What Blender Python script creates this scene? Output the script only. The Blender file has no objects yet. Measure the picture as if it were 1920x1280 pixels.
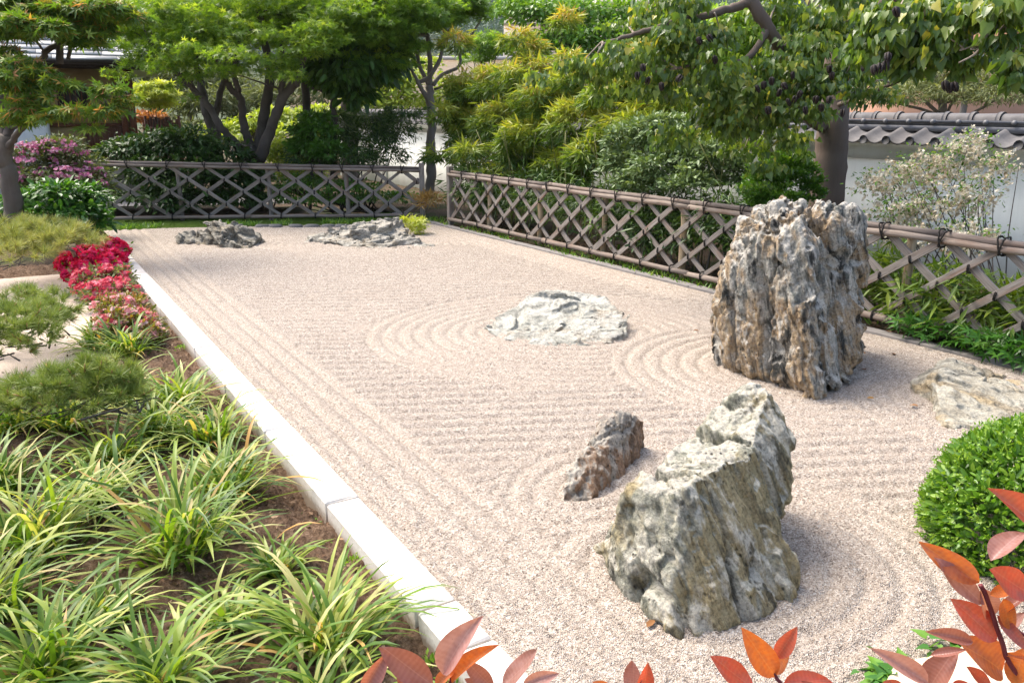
import bpy, bmesh, math, random
import numpy as np
from mathutils import Vector, Matrix

S = bpy.context.scene
COL = S.collection
R = np.random.default_rng(7)
random.seed(7)

# ------------------------------------------------------------------ camera
F, H, TH = 1550.0, 1.9, math.atan(425 / 1550.0)
cd = bpy.data.cameras.new('camera'); cam = bpy.data.objects.new('camera', cd); COL.objects.link(cam)
cam.location = (0, 0, H); cam.rotation_euler = (math.pi / 2 - TH, 0, 0)
cd.sensor_width = 36.0; cd.lens = 36.0 * F / 1920.0
cd.clip_start = 0.05; cd.clip_end = 3000
S.camera = cam
S.render.resolution_x, S.render.resolution_y = 1024, 682

# ------------------------------------------------------------------ light
SUN_EL, SUN_AZ = math.radians(57), math.radians(-56)      # azimuth from +Y towards +X
w = bpy.data.worlds.new('World'); S.world = w; w.use_nodes = True
wn, wl = w.node_tree.nodes, w.node_tree.links
sky = wn.new('ShaderNodeTexSky'); sky.sky_type = 'NISHITA'; sky.sun_disc = False
sky.sun_elevation = SUN_EL; sky.sun_rotation = SUN_AZ
sky.air_density = 1.0; sky.dust_density = 5.0; sky.ozone_density = 1.0
wl.new(sky.outputs[0], wn['Background'].inputs[0]); wn['Background'].inputs[1].default_value = 0.15
sd = bpy.data.lights.new('sun', 'SUN'); sun = bpy.data.objects.new('sun', sd); COL.objects.link(sun)
sd.energy = 1.5; sd.angle = math.radians(30.0); sd.color = (1.0, 0.95, 0.87)
sdir = Vector((math.sin(SUN_AZ) * math.cos(SUN_EL), math.cos(SUN_AZ) * math.cos(SUN_EL), math.sin(SUN_EL)))
sun.rotation_euler = sdir.to_track_quat('Z', 'Y').to_euler()
S.view_settings.view_transform = 'Standard'; S.view_settings.look = 'None'
S.view_settings.exposure = 1.55; S.view_settings.gamma = 1.0; S.view_settings.use_curve_mapping = False
S.cycles.use_denoising = True
S.cycles.max_bounces = 8; S.cycles.diffuse_bounces = 4; S.cycles.transmission_bounces = 4; S.cycles.glossy_bounces = 2
S.cycles.transparent_max_bounces = 4
try: S.cycles.use_light_tree = False
except Exception: pass

# ------------------------------------------------------------------ places
cT, sT = math.cos(TH), math.sin(TH)
def ray(px, py):
    dx = (px - 960) / F; dy = (640 - py) / F
    return np.array((dx, cT + dy * sT, -sT + dy * cT))
def G(px, py, z=0.0):                # point of the level z that the photo shows at (px, py)
    d = ray(px, py); t = (z - H) / d[2]; return np.array((d[0] * t, d[1] * t, z))
def P(px, py, Y):                    # point at distance Y ahead
    d = ray(px, py); t = Y / d[1]; return np.array((d[0] * t, Y, H + d[2] * t))
AZ = math.radians(-31.0)
DV = np.array((math.sin(AZ), math.cos(AZ))); NV = np.array((math.cos(AZ), -math.sin(AZ))); O2 = np.array((0.0, 2.56))
def K(u, v, z=0.0):                  # garden frame: u across from the kerb, v along it
    p = O2 + NV * u + DV * v; return np.array((p[0], p[1], z))
def KU(x, y):
    x = np.asarray(x) - O2[0]; y = np.asarray(y) - O2[1]
    return x * NV[0] + y * NV[1], x * DV[0] + y * DV[1]
def plane_u(px, py, u):              # where the photo's ray meets the upright plane u
    r = ray(px, py); o = O2 @ NV
    t = (u + o) / (r[0] * NV[0] + r[1] * NV[1]); q = np.array((r[0] * t, r[1] * t, H + r[2] * t))
    return KU(q[0], q[1])[1], q[2]

# ------------------------------------------------------------------ noise
def _h(i, j, k, s):
    n = (i.astype(np.uint32) * np.uint32(374761393) + j.astype(np.uint32) * np.uint32(668265263)
         + k.astype(np.uint32) * np.uint32(2147483647) + np.uint32(s * 974634541 & 0xffffffff))
    n = (n ^ (n >> np.uint32(13))) * np.uint32(1274126177)
    n = (n ^ (n >> np.uint32(16))) * np.uint32(2246822519)
    return ((n ^ (n >> np.uint32(15))) & np.uint32(0xffffff)).astype(np.float64) / 0xffffff
def vnoise(p, s=0):
    f = np.floor(p); t = p - f; t = t * t * t * (t * (t * 6 - 15) + 10)
    i, j, k = (f[:, a].astype(np.int64) for a in range(3)); x, y, z = t[:, 0], t[:, 1], t[:, 2]
    c = lambda a, b, d: _h(i + a, j + b, k + d, s)
    l = lambda a, b, t: a + (b - a) * t
    return l(l(l(c(0,0,0), c(1,0,0), x), l(c(0,1,0), c(1,1,0), x), y), l(l(c(0,0,1), c(1,0,1), x), l(c(0,1,1), c(1,1,1), x), y), z) * 2 - 1
def fbm(p, o=4, s=0, g=.5):
    r = 0; a = 1; n = 0
    for q in range(o):
        r = r + a * vnoise(p * (2.03 ** q) + 17.3 * q, s + q); n += a; a *= g
    return r / n
def worley(p, s=0):
    f = np.floor(p); b = np.full(len(p), 9.0)
    for a in (-1, 0, 1):
        for c in (-1, 0, 1):
            for d in (-1, 0, 1):
                i, j, k = ((f[:, q] + e).astype(np.int64) for q, e in enumerate((a, c, d)))
                dd = (i + _h(i, j, k, s) - p[:, 0]) ** 2 + (j + _h(i, j, k, s + 1) - p[:, 1]) ** 2 + (k + _h(i, j, k, s + 2) - p[:, 2]) ** 2
                b = np.minimum(b, dd)
    return np.sqrt(b)
def facets(p, s=0, tilt=.9):
    """broken-stone relief: every cell a tilted plane; also the distance to the cell's border"""
    f = np.floor(p).astype(np.int64); d1 = np.full(len(p), 9.0); d2 = d1.copy(); val = np.zeros(len(p))
    for a in (-1, 0, 1):
        for c in (-1, 0, 1):
            for d in (-1, 0, 1):
                i, j, k = f[:, 0] + a, f[:, 1] + c, f[:, 2] + d
                ex, ey, ez = p[:, 0] - i - _h(i, j, k, s), p[:, 1] - j - _h(i, j, k, s + 1), p[:, 2] - k - _h(i, j, k, s + 2)
                dd = ex * ex + ey * ey + ez * ez
                v = (_h(i, j, k, s + 3) - .5) * 1.1 + tilt * (ex * (_h(i, j, k, s + 4) - .5) + ey * (_h(i, j, k, s + 5) - .5) + ez * (_h(i, j, k, s + 6) - .5)) * 2
                m = dd < d1; d2 = np.where(m, d1, np.minimum(d2, dd)); val = np.where(m, v, val); d1 = np.where(m, dd, d1)
    return val, np.sqrt(d2) - np.sqrt(d1)

# ------------------------------------------------------------------ mesh helpers
def mesh_np(name, V, Fs, mat=None, smooth=False, attrs=None):
    """V (n,3); Fs: list of (m,k) index arrays"""
    me = bpy.data.meshes.new(name)
    V = np.asarray(V, dtype=np.float32); me.vertices.add(len(V)); me.vertices.foreach_set('co', V.ravel())
    Fs = [np.asarray(f, dtype=np.int32) for f in Fs if len(f)]
    idx = np.concatenate([f.ravel() for f in Fs]); tot = np.concatenate([np.full(len(f), f.shape[1], np.int32) for f in Fs])
    st = np.concatenate(([0], np.cumsum(tot)[:-1])).astype(np.int32)
    me.loops.add(len(idx)); me.loops.foreach_set('vertex_index', idx)
    me.polygons.add(len(tot)); me.polygons.foreach_set('loop_start', st)
    if smooth: me.polygons.foreach_set('use_smooth', np.ones(len(tot), bool))
    me.update(calc_edges=True)
    for k, a in (attrs or {}).items():
        a = np.asarray(a, dtype=np.float32)
        at = me.attributes.new(k, 'FLOAT' if a.ndim == 1 else 'FLOAT_VECTOR', 'POINT')
        at.data.foreach_set('value' if a.ndim == 1 else 'vector', a.ravel())
    if mat: me.materials.append(mat)
    return me
def link(name, me, parent=None, loc=None):
    o = bpy.data.objects.new(name, me); COL.objects.link(o)
    if parent: o.parent = parent
    if loc is not None: o.location = loc
    return o
def tag(o, label=None, cat=None, group=None, kind=None):
    if label: o['label'] = label
    if cat: o['category'] = cat
    if group: o['group'] = group
    if kind: o['kind'] = kind
    return o
def thing(name, label, cat, loc, group=None):
    o = bpy.data.objects.new(name, None); COL.objects.link(o); o.location = tuple(loc); o.empty_display_size = .1
    return tag(o, label, cat, group)
class MB:
    """collects boxes, tubes, lofts into one mesh"""
    def __init__(s): s.V = []; s.F = {}; s.n = 0
    def add(s, V, F):
        V = np.asarray(V, float)
        for f in F: s.F.setdefault(len(f), []).append([i + s.n for i in f])
        s.V.append(V); s.n += len(V); return s
    def box(s, c, d, ax=None):       # centre, full sizes, optional 3 axes rows
        ax = np.eye(3) if ax is None else np.asarray(ax)
        q = np.array([(x, y, z) for x in (-.5, .5) for y in (-.5, .5) for z in (-.5, .5)]) * np.asarray(d)
        return s.add(np.asarray(c) + q @ ax, [(0,1,3,2),(4,6,7,5),(0,4,5,1),(2,3,7,6),(0,2,6,4),(1,5,7,3)])
    def tube(s, pts, rad, n=8, cap=True, jit=0.0):
        pts = np.asarray(pts, float); rad = np.broadcast_to(np.asarray(rad, float), (len(pts),))
        T = np.gradient(pts, axis=0); T /= np.linalg.norm(T, axis=1)[:, None] + 1e-9
        ref = np.array((0, 0, 1.0)) if abs(T[0][2]) < .9 else np.array((1.0, 0, 0))
        V = []; a = np.cross(T[0], ref); a /= np.linalg.norm(a)
        th = np.arange(n) * 2 * math.pi / n
        for p, t, r in zip(pts, T, rad):
            a = a - t * (a @ t); a /= np.linalg.norm(a) + 1e-9; b = np.cross(t, a)
            rr = r * (1 + jit * R.normal(size=n))
            V.append(p + (np.cos(th) * rr)[:, None] * a + (np.sin(th) * rr)[:, None] * b)
        m = len(pts); Fc = []
        for i in range(m - 1):
            for j in range(n):
                k = (j + 1) % n; Fc.append((i*n+j, i*n+k, (i+1)*n+k, (i+1)*n+j))
        if cap: Fc += [tuple(range(n))[::-1], tuple((m-1)*n + j for j in range(n))]
        return s.add(np.concatenate(V), Fc)
    def mesh(s, name, mat, smooth=False, org=None):
        V = np.concatenate(s.V)
        if org is not None: V = V - np.asarray(org)
        return mesh_np(name, V, [np.array(f) for f in s.F.values()], mat, smooth)
    def obj(s, name, mat, parent=None, smooth=False, org=None):
        if parent is not None and org is None: org = np.array(parent.location)
        return link(name, s.mesh(name, mat, smooth, org), parent)
def spline(pts, n=6):                # Catmull-Rom through points
    p = np.asarray(pts, float)
    if len(p) < 3: return np.linspace(p[0], p[-1], n + 1)
    q = np.vstack((2*p[0]-p[1], p, 2*p[-1]-p[-2])); out = []
    for i in range(1, len(q) - 2):
        for t in np.linspace(0, 1, n, endpoint=False):
            a, b, c, d = q[i-1], q[i], q[i+1], q[i+2]
            out.append(.5*((2*b)+(c-a)*t+(2*a-5*b+4*c-d)*t*t+(3*b-a-3*c+d)*t**3))
    out.append(p[-1]); return np.array(out)
def copy_obj(src, name, parent=None, loc=None, rot=None, scale=None, link_it=True):
    o = src.copy(); o.name = name
    if link_it: COL.objects.link(o)
    if parent is not None: o.parent = parent
    if loc is not None: o.location = loc
    if rot is not None: o.rotation_euler = rot
    if scale is not None: o.scale = scale
    return o

# ------------------------------------------------------------------ materials
class NT:
    def __init__(s, name):
        s.m = bpy.data.materials.new(name); s.m.use_nodes = True; s.t = s.m.node_tree; s.N = s.t.nodes; s.L = s.t.links
        s.b = s.N['Principled BSDF']; s.out = s.N['Material Output']
    def n(s, ty, **kw):
        x = s.N.new(ty)
        for k, v in kw.items():
            if k in x.inputs: 
                if hasattr(v, 'links') or isinstance(v, bpy.types.NodeSocket): s.L.new(v, x.inputs[k])
                else: x.inputs[k].default_value = v
            else: setattr(x, k, v)
        return x
    def to(s, a, b): s.L.new(a, b)
    def coord(s): return s.n('ShaderNodeTexCoord').outputs['Object']
    def attr(s, nm, vec=False):
        a = s.n('ShaderNodeAttribute'); a.attribute_name = nm; return a.outputs['Vector' if vec else 'Fac']
    def map(s, v, sc=(1,1,1), rot=(0,0,0)):
        m = s.n('ShaderNodeMapping'); s.to(v, m.inputs['Vector']); m.inputs['Scale'].default_value = sc; m.inputs['Rotation'].default_value = rot
        return m.outputs[0]
    def noise(s, v, scale, det=4, rough=.55, dist=0):
        x = s.n('ShaderNodeTexNoise'); s.to(v, x.inputs['Vector']); x.inputs['Scale'].default_value = scale
        x.inputs['Detail'].default_value = det; x.inputs['Roughness'].default_value = rough; x.inputs['Distortion'].default_value = dist
        return x.outputs['Fac']
    def voro(s, v, scale, out='Distance', feature='F1'):
        x = s.n('ShaderNodeTexVoronoi'); x.feature = feature; s.to(v, x.inputs['Vector']); x.inputs['Scale'].default_value = scale
        return x.outputs[out]
    def ramp(s, fac, stops, interp='LINEAR'):
        x = s.n('ShaderNodeValToRGB'); s.to(fac, x.inputs[0]); cr = x.color_ramp; cr.interpolation = interp
        while len(cr.elements) > len(stops): cr.elements.remove(cr.elements[-1])
        while len(cr.elements) < len(stops): cr.elements.new(.5)
        for e, (p, c) in zip(cr.elements, stops):
            e.position = p; c = (c, c, c) if not hasattr(c, '__len__') else c; e.color = (*c, 1)
        return x.outputs[0]
    def mix(s, f, a, b, mode='MIX'):
        x = s.n('ShaderNodeMix'); x.data_type = 'RGBA'; x.blend_type = mode
        for i, v in ((0, f), (6, a), (7, b)):
            sock = x.inputs[i]
            if isinstance(v, bpy.types.NodeSocket): s.to(v, sock)
            elif i == 0: sock.default_value = v
            else: sock.default_value = (*v, 1)
        return x.outputs[2]
    def math(s, op, a, b=0.0):
        x = s.n('ShaderNodeMath'); x.operation = op
        for i, v in enumerate((a, b)):
            if isinstance(v, bpy.types.NodeSocket): s.to(v, x.inputs[i])
            else: x.inputs[i].default_value = v
        return x.outputs[0]
    def rand(s): return s.n('ShaderNodeObjectInfo').outputs['Random']
    def bump(s, h, strength=.5, dist=.01, prev=None):
        x = s.n('ShaderNodeBump'); s.to(h, x.inputs['Height']); x.inputs['Strength'].default_value = strength; x.inputs['Distance'].default_value = dist
        if prev is not None: s.to(prev, x.inputs['Normal'])
        return x.outputs[0]
    def done(s, col=None, rough=.8, spec=.3, nrm=None):
        if col is not None:
            if isinstance(col, bpy.types.NodeSocket): s.to(col, s.b.inputs['Base Color'])
            else: s.b.inputs['Base Color'].default_value = (*col, 1)
        if isinstance(rough, bpy.types.NodeSocket): s.to(rough, s.b.inputs['Roughness'])
        else: s.b.inputs['Roughness'].default_value = rough
        s.b.inputs['Specular IOR Level'].default_value = spec
        if nrm is not None: s.to(nrm, s.b.inputs['Normal'])
        return s.m
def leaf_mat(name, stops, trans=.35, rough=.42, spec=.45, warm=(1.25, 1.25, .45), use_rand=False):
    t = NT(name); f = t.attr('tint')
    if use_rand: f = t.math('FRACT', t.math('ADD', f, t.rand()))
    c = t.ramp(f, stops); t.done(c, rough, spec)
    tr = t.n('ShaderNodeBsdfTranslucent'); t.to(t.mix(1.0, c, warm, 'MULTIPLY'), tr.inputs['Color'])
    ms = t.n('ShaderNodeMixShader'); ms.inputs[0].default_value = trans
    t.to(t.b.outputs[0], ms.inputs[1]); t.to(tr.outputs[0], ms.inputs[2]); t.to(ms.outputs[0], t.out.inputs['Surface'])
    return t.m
def bark_mat(name, a, b, sc=12):
    t = NT(name); v = t.coord(); n1 = t.noise(t.map(v, (1, 1, .25)), sc, 5, .65); n2 = t.noise(v, sc * .25, 3)
    c = t.mix(n1, a, b); c = t.mix(t.ramp(n2, [(.4, 0), (.7, .6)]), c, tuple(.6 * x + .05 for x in b))
    return t.done(c, .9, .2, t.bump(n1, .7, .02))
def plain_mat(name, a, b=None, sc=8, rough=.8, spec=.3, bs=.3, bd=.01):
    t = NT(name); b = b or tuple(x * .75 for x in a); v = t.coord(); n = t.noise(v, sc, 5, .6)
    return t.done(t.mix(t.ramp(n, [(.3, 0), (.7, 1)]), a, b), rough, spec, t.bump(t.noise(v, sc * 6, 4), bs, bd))

# ------------------------------------------------------------------ leaves
def _tpl(V, F): return np.array(V, float), np.array(F)
T_OVATE = _tpl([(0,0,0),(.27,.42,.07),(0,1,-.06),(-.27,.42,.07)], [(0,1,2),(0,2,3)])
T_OVAL = _tpl([(0,0,0),(.2,.3,.05),(.17,.72,.04),(0,1,-.04),(-.17,.72,.04),(-.2,.3,.05)], [(0,1,2),(0,2,3),(0,3,4),(0,4,5)])
T_BLADE = _tpl([(0,0,0),(.085,.35,.015),(0,1,-.1),(-.085,.35,.015)], [(0,1,2),(0,2,3)])
T_HEART = _tpl([(0,0,0),(.3,-.1,.05),(.41,.2,.08),(.2,.6,.03),(0,1,-.1),(-.2,.6,.03),(-.41,.2,.08),(-.3,-.1,.05)],
               [(0,1,2),(0,2,3),(0,3,4),(0,4,5),(0,5,6),(0,6,7)])
def _maple():
    V, Fc = [], []
    for a, l in ((0, 1), (52, .88), (-52, .88), (105, .6), (-105, .6)):
        a = math.radians(a); k = len(V)
        for da, r, z in ((-.38, .3, .0), (0, l, -.1), (.38, .3, .0)):
            V.append((math.sin(a + da) * r, math.cos(a + da) * r + .25, z))
        V.append((0, .25, 0)); Fc += [(k+3, k, k+1), (k+3, k+1, k+2)]
    return _tpl(V, Fc)
T_MAPLE = _maple()
T_PETAL = _tpl([(0,0,0)] + [(math.sin(i*math.pi/5)*(.5 if i % 2 == 0 else .3), math.cos(i*math.pi/5)*(.5 if i % 2 == 0 else .3), .15) for i in range(10)],
               [(0, 1+i, 1+(i+1) % 10) for i in range(10)])
T_NEEDLE = _tpl([(-.024,0,0),(.024,0,0),(0,1,0)], [(0,1,2)])
def unit(v): return v / (np.linalg.norm(v, axis=-1, keepdims=True) + 1e-9)
def rdir(n): return unit(R.normal(size=(n, 3)))
def leaf_arrays(C, AX, NM, SZ, tpl):
    V0, F0 = tpl; n = len(C); k = len(V0)
    y = unit(AX); z = unit(NM - y * (NM * y).sum(1, keepdims=True)); x = np.cross(y, z)
    SZ = np.broadcast_to(SZ, (n,))[:, None]
    V = (C[:, None] + SZ[:, None] * (x[:, None] * V0[None, :, 0:1] + y[:, None] * V0[None, :, 1:2] + z[:, None] * V0[None, :, 2:3]))
    Fx = F0[None] + (np.arange(n) * k)[:, None, None]
    return V.reshape(-1, 3), Fx.reshape(-1, F0.shape[1]), k
def leaf_obj(name, parent, mat, C, AX, NM, SZ, tpl, tint):
    V, Fx, k = leaf_arrays(C, AX, NM, SZ, tpl)
    org = np.array(parent.location) if parent else 0
    me = mesh_np(name, V - org, [Fx], mat, False, {'tint': np.repeat(tint, k)})
    return link(name, me, parent)
def clump_points(pads, n, m=26, spread=.3, shell=.75, low=-.35):
    """pads: list of (centre, radii); leaves gathered in m tufts per pad. Returns positions and outward directions."""
    vol = np.array([np.prod(r) ** (2 / 3) for c, r in pads]); cnt = np.maximum(20, (n * vol / vol.sum()).astype(int))
    Cs, Ds = [], []
    for (c, r), q in zip(pads, cnt):
        mm = max(5, int(m * 1.0)); d = rdir(mm * 3); d = d[d[:, 2] > low][:mm]
        rr = shell + (1 - shell) * R.random(len(d)); rr[R.random(len(d)) < .25] *= .6
        tc = d * rr[:, None]
        pick = R.integers(0, len(d), q)
        e = tc[pick] + R.normal(size=(q, 3)) * np.array((spread, spread, spread * .6))
        Cs.append(np.asarray(c) + e * np.asarray(r)); Ds.append(unit(e + .15 * R.normal(size=(q, 3))))
    return np.concatenate(Cs), np.concatenate(Ds)
def leaf_pieces(name, parent, mat, C, AX, NM, SZ, tpl, tint):
    """single leaves as parts that share a few meshes"""
    V0, F0 = tpl; ms = [mesh_np(name, V0, [F0], mat, False, {'tint': np.full(len(V0), (k + .5) / 6)}) for k in range(6)]; org = np.array(parent.location)
    y = unit(AX); z = unit(NM - y * (NM * y).sum(1, keepdims=True)); x = np.cross(y, z)
    for i in range(len(C)):
        o = link(name, ms[int(np.clip(tint[i], 0, .999) * 6)], parent, C[i] - org); o.rotation_euler = Matrix((x[i], y[i], z[i])).transposed().to_euler(); o.scale = (SZ[i],) * 3
def foliage(name, parent, mat, pads, n, size, tpl, m=26, spread=.3, droop=.3, up=.8, jit=.6, shell=.75, low=-.35, tint=None, szv=.3, cull=None, pieces=0):
    C, D = clump_points(pads, n, m, spread, shell, low)
    if cull is not None: k = cull(C); C, D = C[k], D[k]
    q = len(C)
    AX = D * np.array((1, 1, .4)) + np.array((0, 0, -droop)) + jit * R.normal(size=(q, 3))
    NM = D * .6 + np.array((0, 0, up)) + jit * R.normal(size=(q, 3))
    t = R.random(q) if tint is None else tint(C, D, q)
    sz = size * (1 + szv * R.normal(size=q)).clip(.5, 1.6); t = np.clip(t, 0, 1)
    if pieces:                       # the leaves nearest to the viewer stand alone
        k = np.argsort(((C - np.array((0, 0, H))) ** 2).sum(1))[:min(pieces, q)]; m = np.ones(q, bool); m[k] = False
        leaf_pieces('leaf', parent, mat, C[k], AX[k], NM[k], sz[k], tpl, t[k])
        if not m.any(): return None
        C, AX, NM, sz, t = C[m], AX[m], NM[m], sz[m], t[m]
    return leaf_obj(name, parent, mat, C, AX, NM, sz, tpl, t)
def pad(px, py, Y, rx, ry, dm=None, ratio=None):
    c = P(px, py, Y); k = Y / F * 1.03
    return (c, np.array((rx * k, dm if dm else rx * k * .8, ry * k)))
def scatter_pads(pads, k=2, f=.5, off=.85):
    out = [(c, r * .85) for c, r in pads]
    for c, r in pads:
        for _ in range(k): out.append((c + r * R.normal(size=3) * off * np.array((1, 1, 1.3)), r * f * R.uniform(.7, 1.3) * np.array((1, 1, 1.15))))
    return out
def px2m(px, Y): return px * Y / F * 1.03

# ================================================================== SETTING
EDGE_U = 5.16
BA, BB = G(176, 432)[:2], G(850, 417)[:2]                      # far edge of the gravel
BN = np.array((-(BB - BA)[1], (BB - BA)[0])); BN /= np.linalg.norm(BN)
# rock footprints used by the raked rings: centre x, y, half axes, turn, reach of rings
c3 = lambda px, py: G(px, py)[:2]
RINGS = [(0.48, 7.25, .72, .55, 0.0, 1.1), (2.15, 6.15, .62, .62, 0.0, .75), (0.92, 3.2, .55, .45, 0.3, .55),
         (0.47, 4.1, .38, .2, .8, .3), (-4.45, 12.6, .75, .4, 0.0, .5), (-2.15, 12.5, 1.2, .55, 0.0, .55), (3.45, 5.1, .85, .5, -.6, .5)]
def rake(x, y):
    u, v = KU(x, y)
    per = .142
    rings = np.zeros(len(x), bool)
    s = (-.11 * x + .994 * y) / per + .35 * vnoise(np.stack((x * .35, y * .35, x * 0), 1), 5)
    for cx, cy, a, b, rot, reach in RINGS:
        X, Y = x - cx, y - cy; c, n = math.cos(rot), math.sin(rot)
        p, q = X * c + Y * n, -X * n + Y * c
        rr = np.sqrt((p / a) ** 2 + (q / b) ** 2); d = (rr - 1) * rr ** 0 * np.sqrt((p * p + q * q)) / np.maximum(rr, 1e-3)
        rings |= d < reach; s = np.where(d < reach, d / per + 40.3, s)
    e = np.minimum(u, EDGE_U - u); s = np.where(e < .6, e / per + 80.2, s)
    wgt = .5 + .5 * np.sin(2 * math.pi * s)
    wgt = 1 - (1 - wgt) ** 2.2
    am = .95 + .25 * vnoise(np.stack((x * .9, y * .9, x * 0 + 3), 1), 9) 
    am = am * (.7 + .3 * (vnoise(np.stack((x * 5, y * 5, x * 0), 1), 19) > -.6))
    return wgt * .026 * am * np.where(rings, .72, 1.0)
t = NT('gravel'); v = t.coord()
cell = t.n('ShaderNodeTexVoronoi'); t.to(v, cell.inputs['Vector']); cell.inputs['Scale'].default_value = 175
cell2 = t.n('ShaderNodeTexVoronoi'); t.to(v, cell2.inputs['Vector']); cell2.inputs['Scale'].default_value = 85
sep = t.n('ShaderNodeSeparateColor'); t.to(cell.outputs['Color'], sep.inputs[0])
sep2 = t.n('ShaderNodeSeparateColor'); t.to(cell2.outputs['Color'], sep2.inputs[0])
col = t.ramp(sep.outputs[0], [(0, (.03, .022, .017)), (.10, (.13, .095, .07)), (.26, (.32, .258, .20)), (.6, (.44, .372, .30)), (.82, (.54, .47, .39)), (1, (.78, .72, .63))])
col = t.mix(.28, col, t.ramp(sep2.outputs[0], [(0, (.16, .125, .10)), (.3, (.40, .335, .28)), (1, (.56, .49, .42))]))
col = t.mix(t.ramp(t.noise(v, 1.1, 3), [(.35, 0), (.75, .22)]), col, (.38, .305, .24))
nb = t.bump(cell.outputs['Distance'], 1.0, .008); nb = t.bump(t.noise(v, 75, 3), .35, .010, nb)
M_GRAVEL = t.done(col, .9, .25, nb)

vs = [-1.3]
while vs[-1] < 14.8: 
    vv = vs[-1]; yy = max(2.2, 2.56 + .86 * vv + 1.2); vs.append(vv + max(.0085, .0026 * yy))
vs = np.array(vs); us = np.arange(-.03, EDGE_U + .02, .0155)
UU, VV = np.meshgrid(us, vs); XY = O2 + UU[..., None] * NV + VV[..., None] * DV
gx, gy = XY[..., 0].ravel(), XY[..., 1].ravel()
gz = np.concatenate([rake(a, b) for a, b in zip(np.array_split(gx, 8), np.array_split(gy, 8))])
gz = gz + .0036 * R.normal(size=len(gz)) * np.clip(6.0 / gy, .3, 1)
eb = (XY.reshape(-1, 2) - BA) @ BN
edge = np.minimum(np.minimum(UU.ravel(), EDGE_U - UU.ravel()), -eb); gz = gz * np.clip(edge / .05, 0, 1) - .006
nv, nu = UU.shape; ii = np.arange(nv * nu).reshape(nv, nu)
Fq = np.stack((ii[:-1, :-1], ii[:-1, 1:], ii[1:, 1:], ii[1:, :-1]), -1).reshape(-1, 4)
Fq = Fq[(eb[Fq] < 0.0).all(1)]
used = np.zeros(nv * nu, bool); used[Fq.ravel()] = True; rm = np.cumsum(used) - 1
go = link('gravel', mesh_np('gravel', np.stack((gx, gy, gz), 1)[used], [rm[Fq]], M_GRAVEL, True)); tag(go, kind='structure')

# far ground: one sheet out to the horizon, gentle
t = NT('earth'); v = t.coord(); n1 = t.noise(v, 1.2, 6, .65); n2 = t.noise(v, 30, 5, .7)
c = t.mix(n2, (.045, .034, .024), (.15, .105, .07)); c = t.mix(t.ramp(n1, [(.48, 0), (.62, .8)]), c, (.035, .06, .018))
M_EARTH = t.done(c, .95, .1, t.bump(n2, 1.0, .03))
mb = MB(); mb.add([(-900, -60, -.2), (900, -60, -.2), (900, 900, -.2), (-900, 900, -.2)], [(0, 1, 2, 3)])
tag(mb.obj('ground', M_EARTH), kind='structure')
def sheet(name, corners, nx, ny, zf, mat, kind='structure', smooth=True):
    a, b, c, d = [np.array(q, float) for q in corners]
    s, q = np.meshgrid(np.linspace(0, 1, nx), np.linspace(0, 1, ny)); s = s.ravel()[:, None]; q = q.ravel()[:, None]
    p = (a * (1 - s) + b * s) * (1 - q) + (d * (1 - s) + c * s) * q
    z = zf(p[:, 0], p[:, 1]); ix = np.arange(nx * ny).reshape(ny, nx)
    f = np.stack((ix[:-1, :-1], ix[:-1, 1:], ix[1:, 1:], ix[1:, :-1]), -1).reshape(-1, 4)
    o = link(name, mesh_np(name, np.column_stack((p, z)), [f], mat, smooth)); return tag(o, kind=kind)
n3 = lambda x, y, f, s=0, o=4: fbm(np.stack((x * f, y * f, x * 0), 1), o, s)
# planting bed left of the kerb
t = NT('bed_soil'); v = t.coord(); n2 = t.noise(v, 38, 6, .75); n1 = t.noise(v, 5, 4)
c = t.ramp(n2, [(.3, (.05, .031, .02)), (.5, (.18, .115, .072)), (.7, (.36, .25, .17))]); c = t.mix(t.ramp(n1, [(.4, 0), (.7, .5)]), c, (.10, .055, .034))
M_SOIL = t.done(c, .95, .15, t.bump(n2, 1.0, .025, t.bump(t.noise(v, 120, 4), .8, .01)))
def bed_z(x, y): return -.075 + .045 * n3(x, y, 1.2, 2) + .035 * n3(x, y, 9, 3, 5) + .012 * R.normal(size=len(x))
u0 = -.17
sheet('planting_bed', [K(u0, -3.2)[:2], K(u0, 10.6)[:2], K(-4.2, 10.6)[:2], K(-4.2, -3.2)[:2]], 560, 190, bed_z, M_SOIL)
sheet('front_bed', [K(-.1, -3.6)[:2], K(7.5, -3.6)[:2], K(7.5, -1.25)[:2], K(-.1, -1.25)[:2]], 160, 60, lambda x, y: -.06 + .03 * n3(x, y, 6, 3), M_SOIL)
# sandy path beyond the bed
t = NT('sand'); v = t.coord(); n2 = t.noise(v, 90, 5, .7); n1 = t.noise(v, 2.2, 4)
c = t.ramp(n2, [(.25, (.30, .235, .18)), (.55, (.52, .43, .35)), (.8, (.62, .54, .46))]); c = t.mix(t.ramp(n1, [(.5, 0), (.75, .5)]), c, (.33, .26, .2))
M_SAND = t.done(c, .95, .15, t.bump(n2, .6, .01))
sheet('sand_path', [K(-.78, 4.6)[:2], K(-.62, 9.6)[:2], K(-6.5, 9.8)[:2], K(-6.5, 4.6)[:2]], 120, 120,
      lambda x, y: -.045 + .015 * n3(x, y, 1.5, 4) + .006 * n3(x, y, 9, 6), M_SAND)
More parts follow.
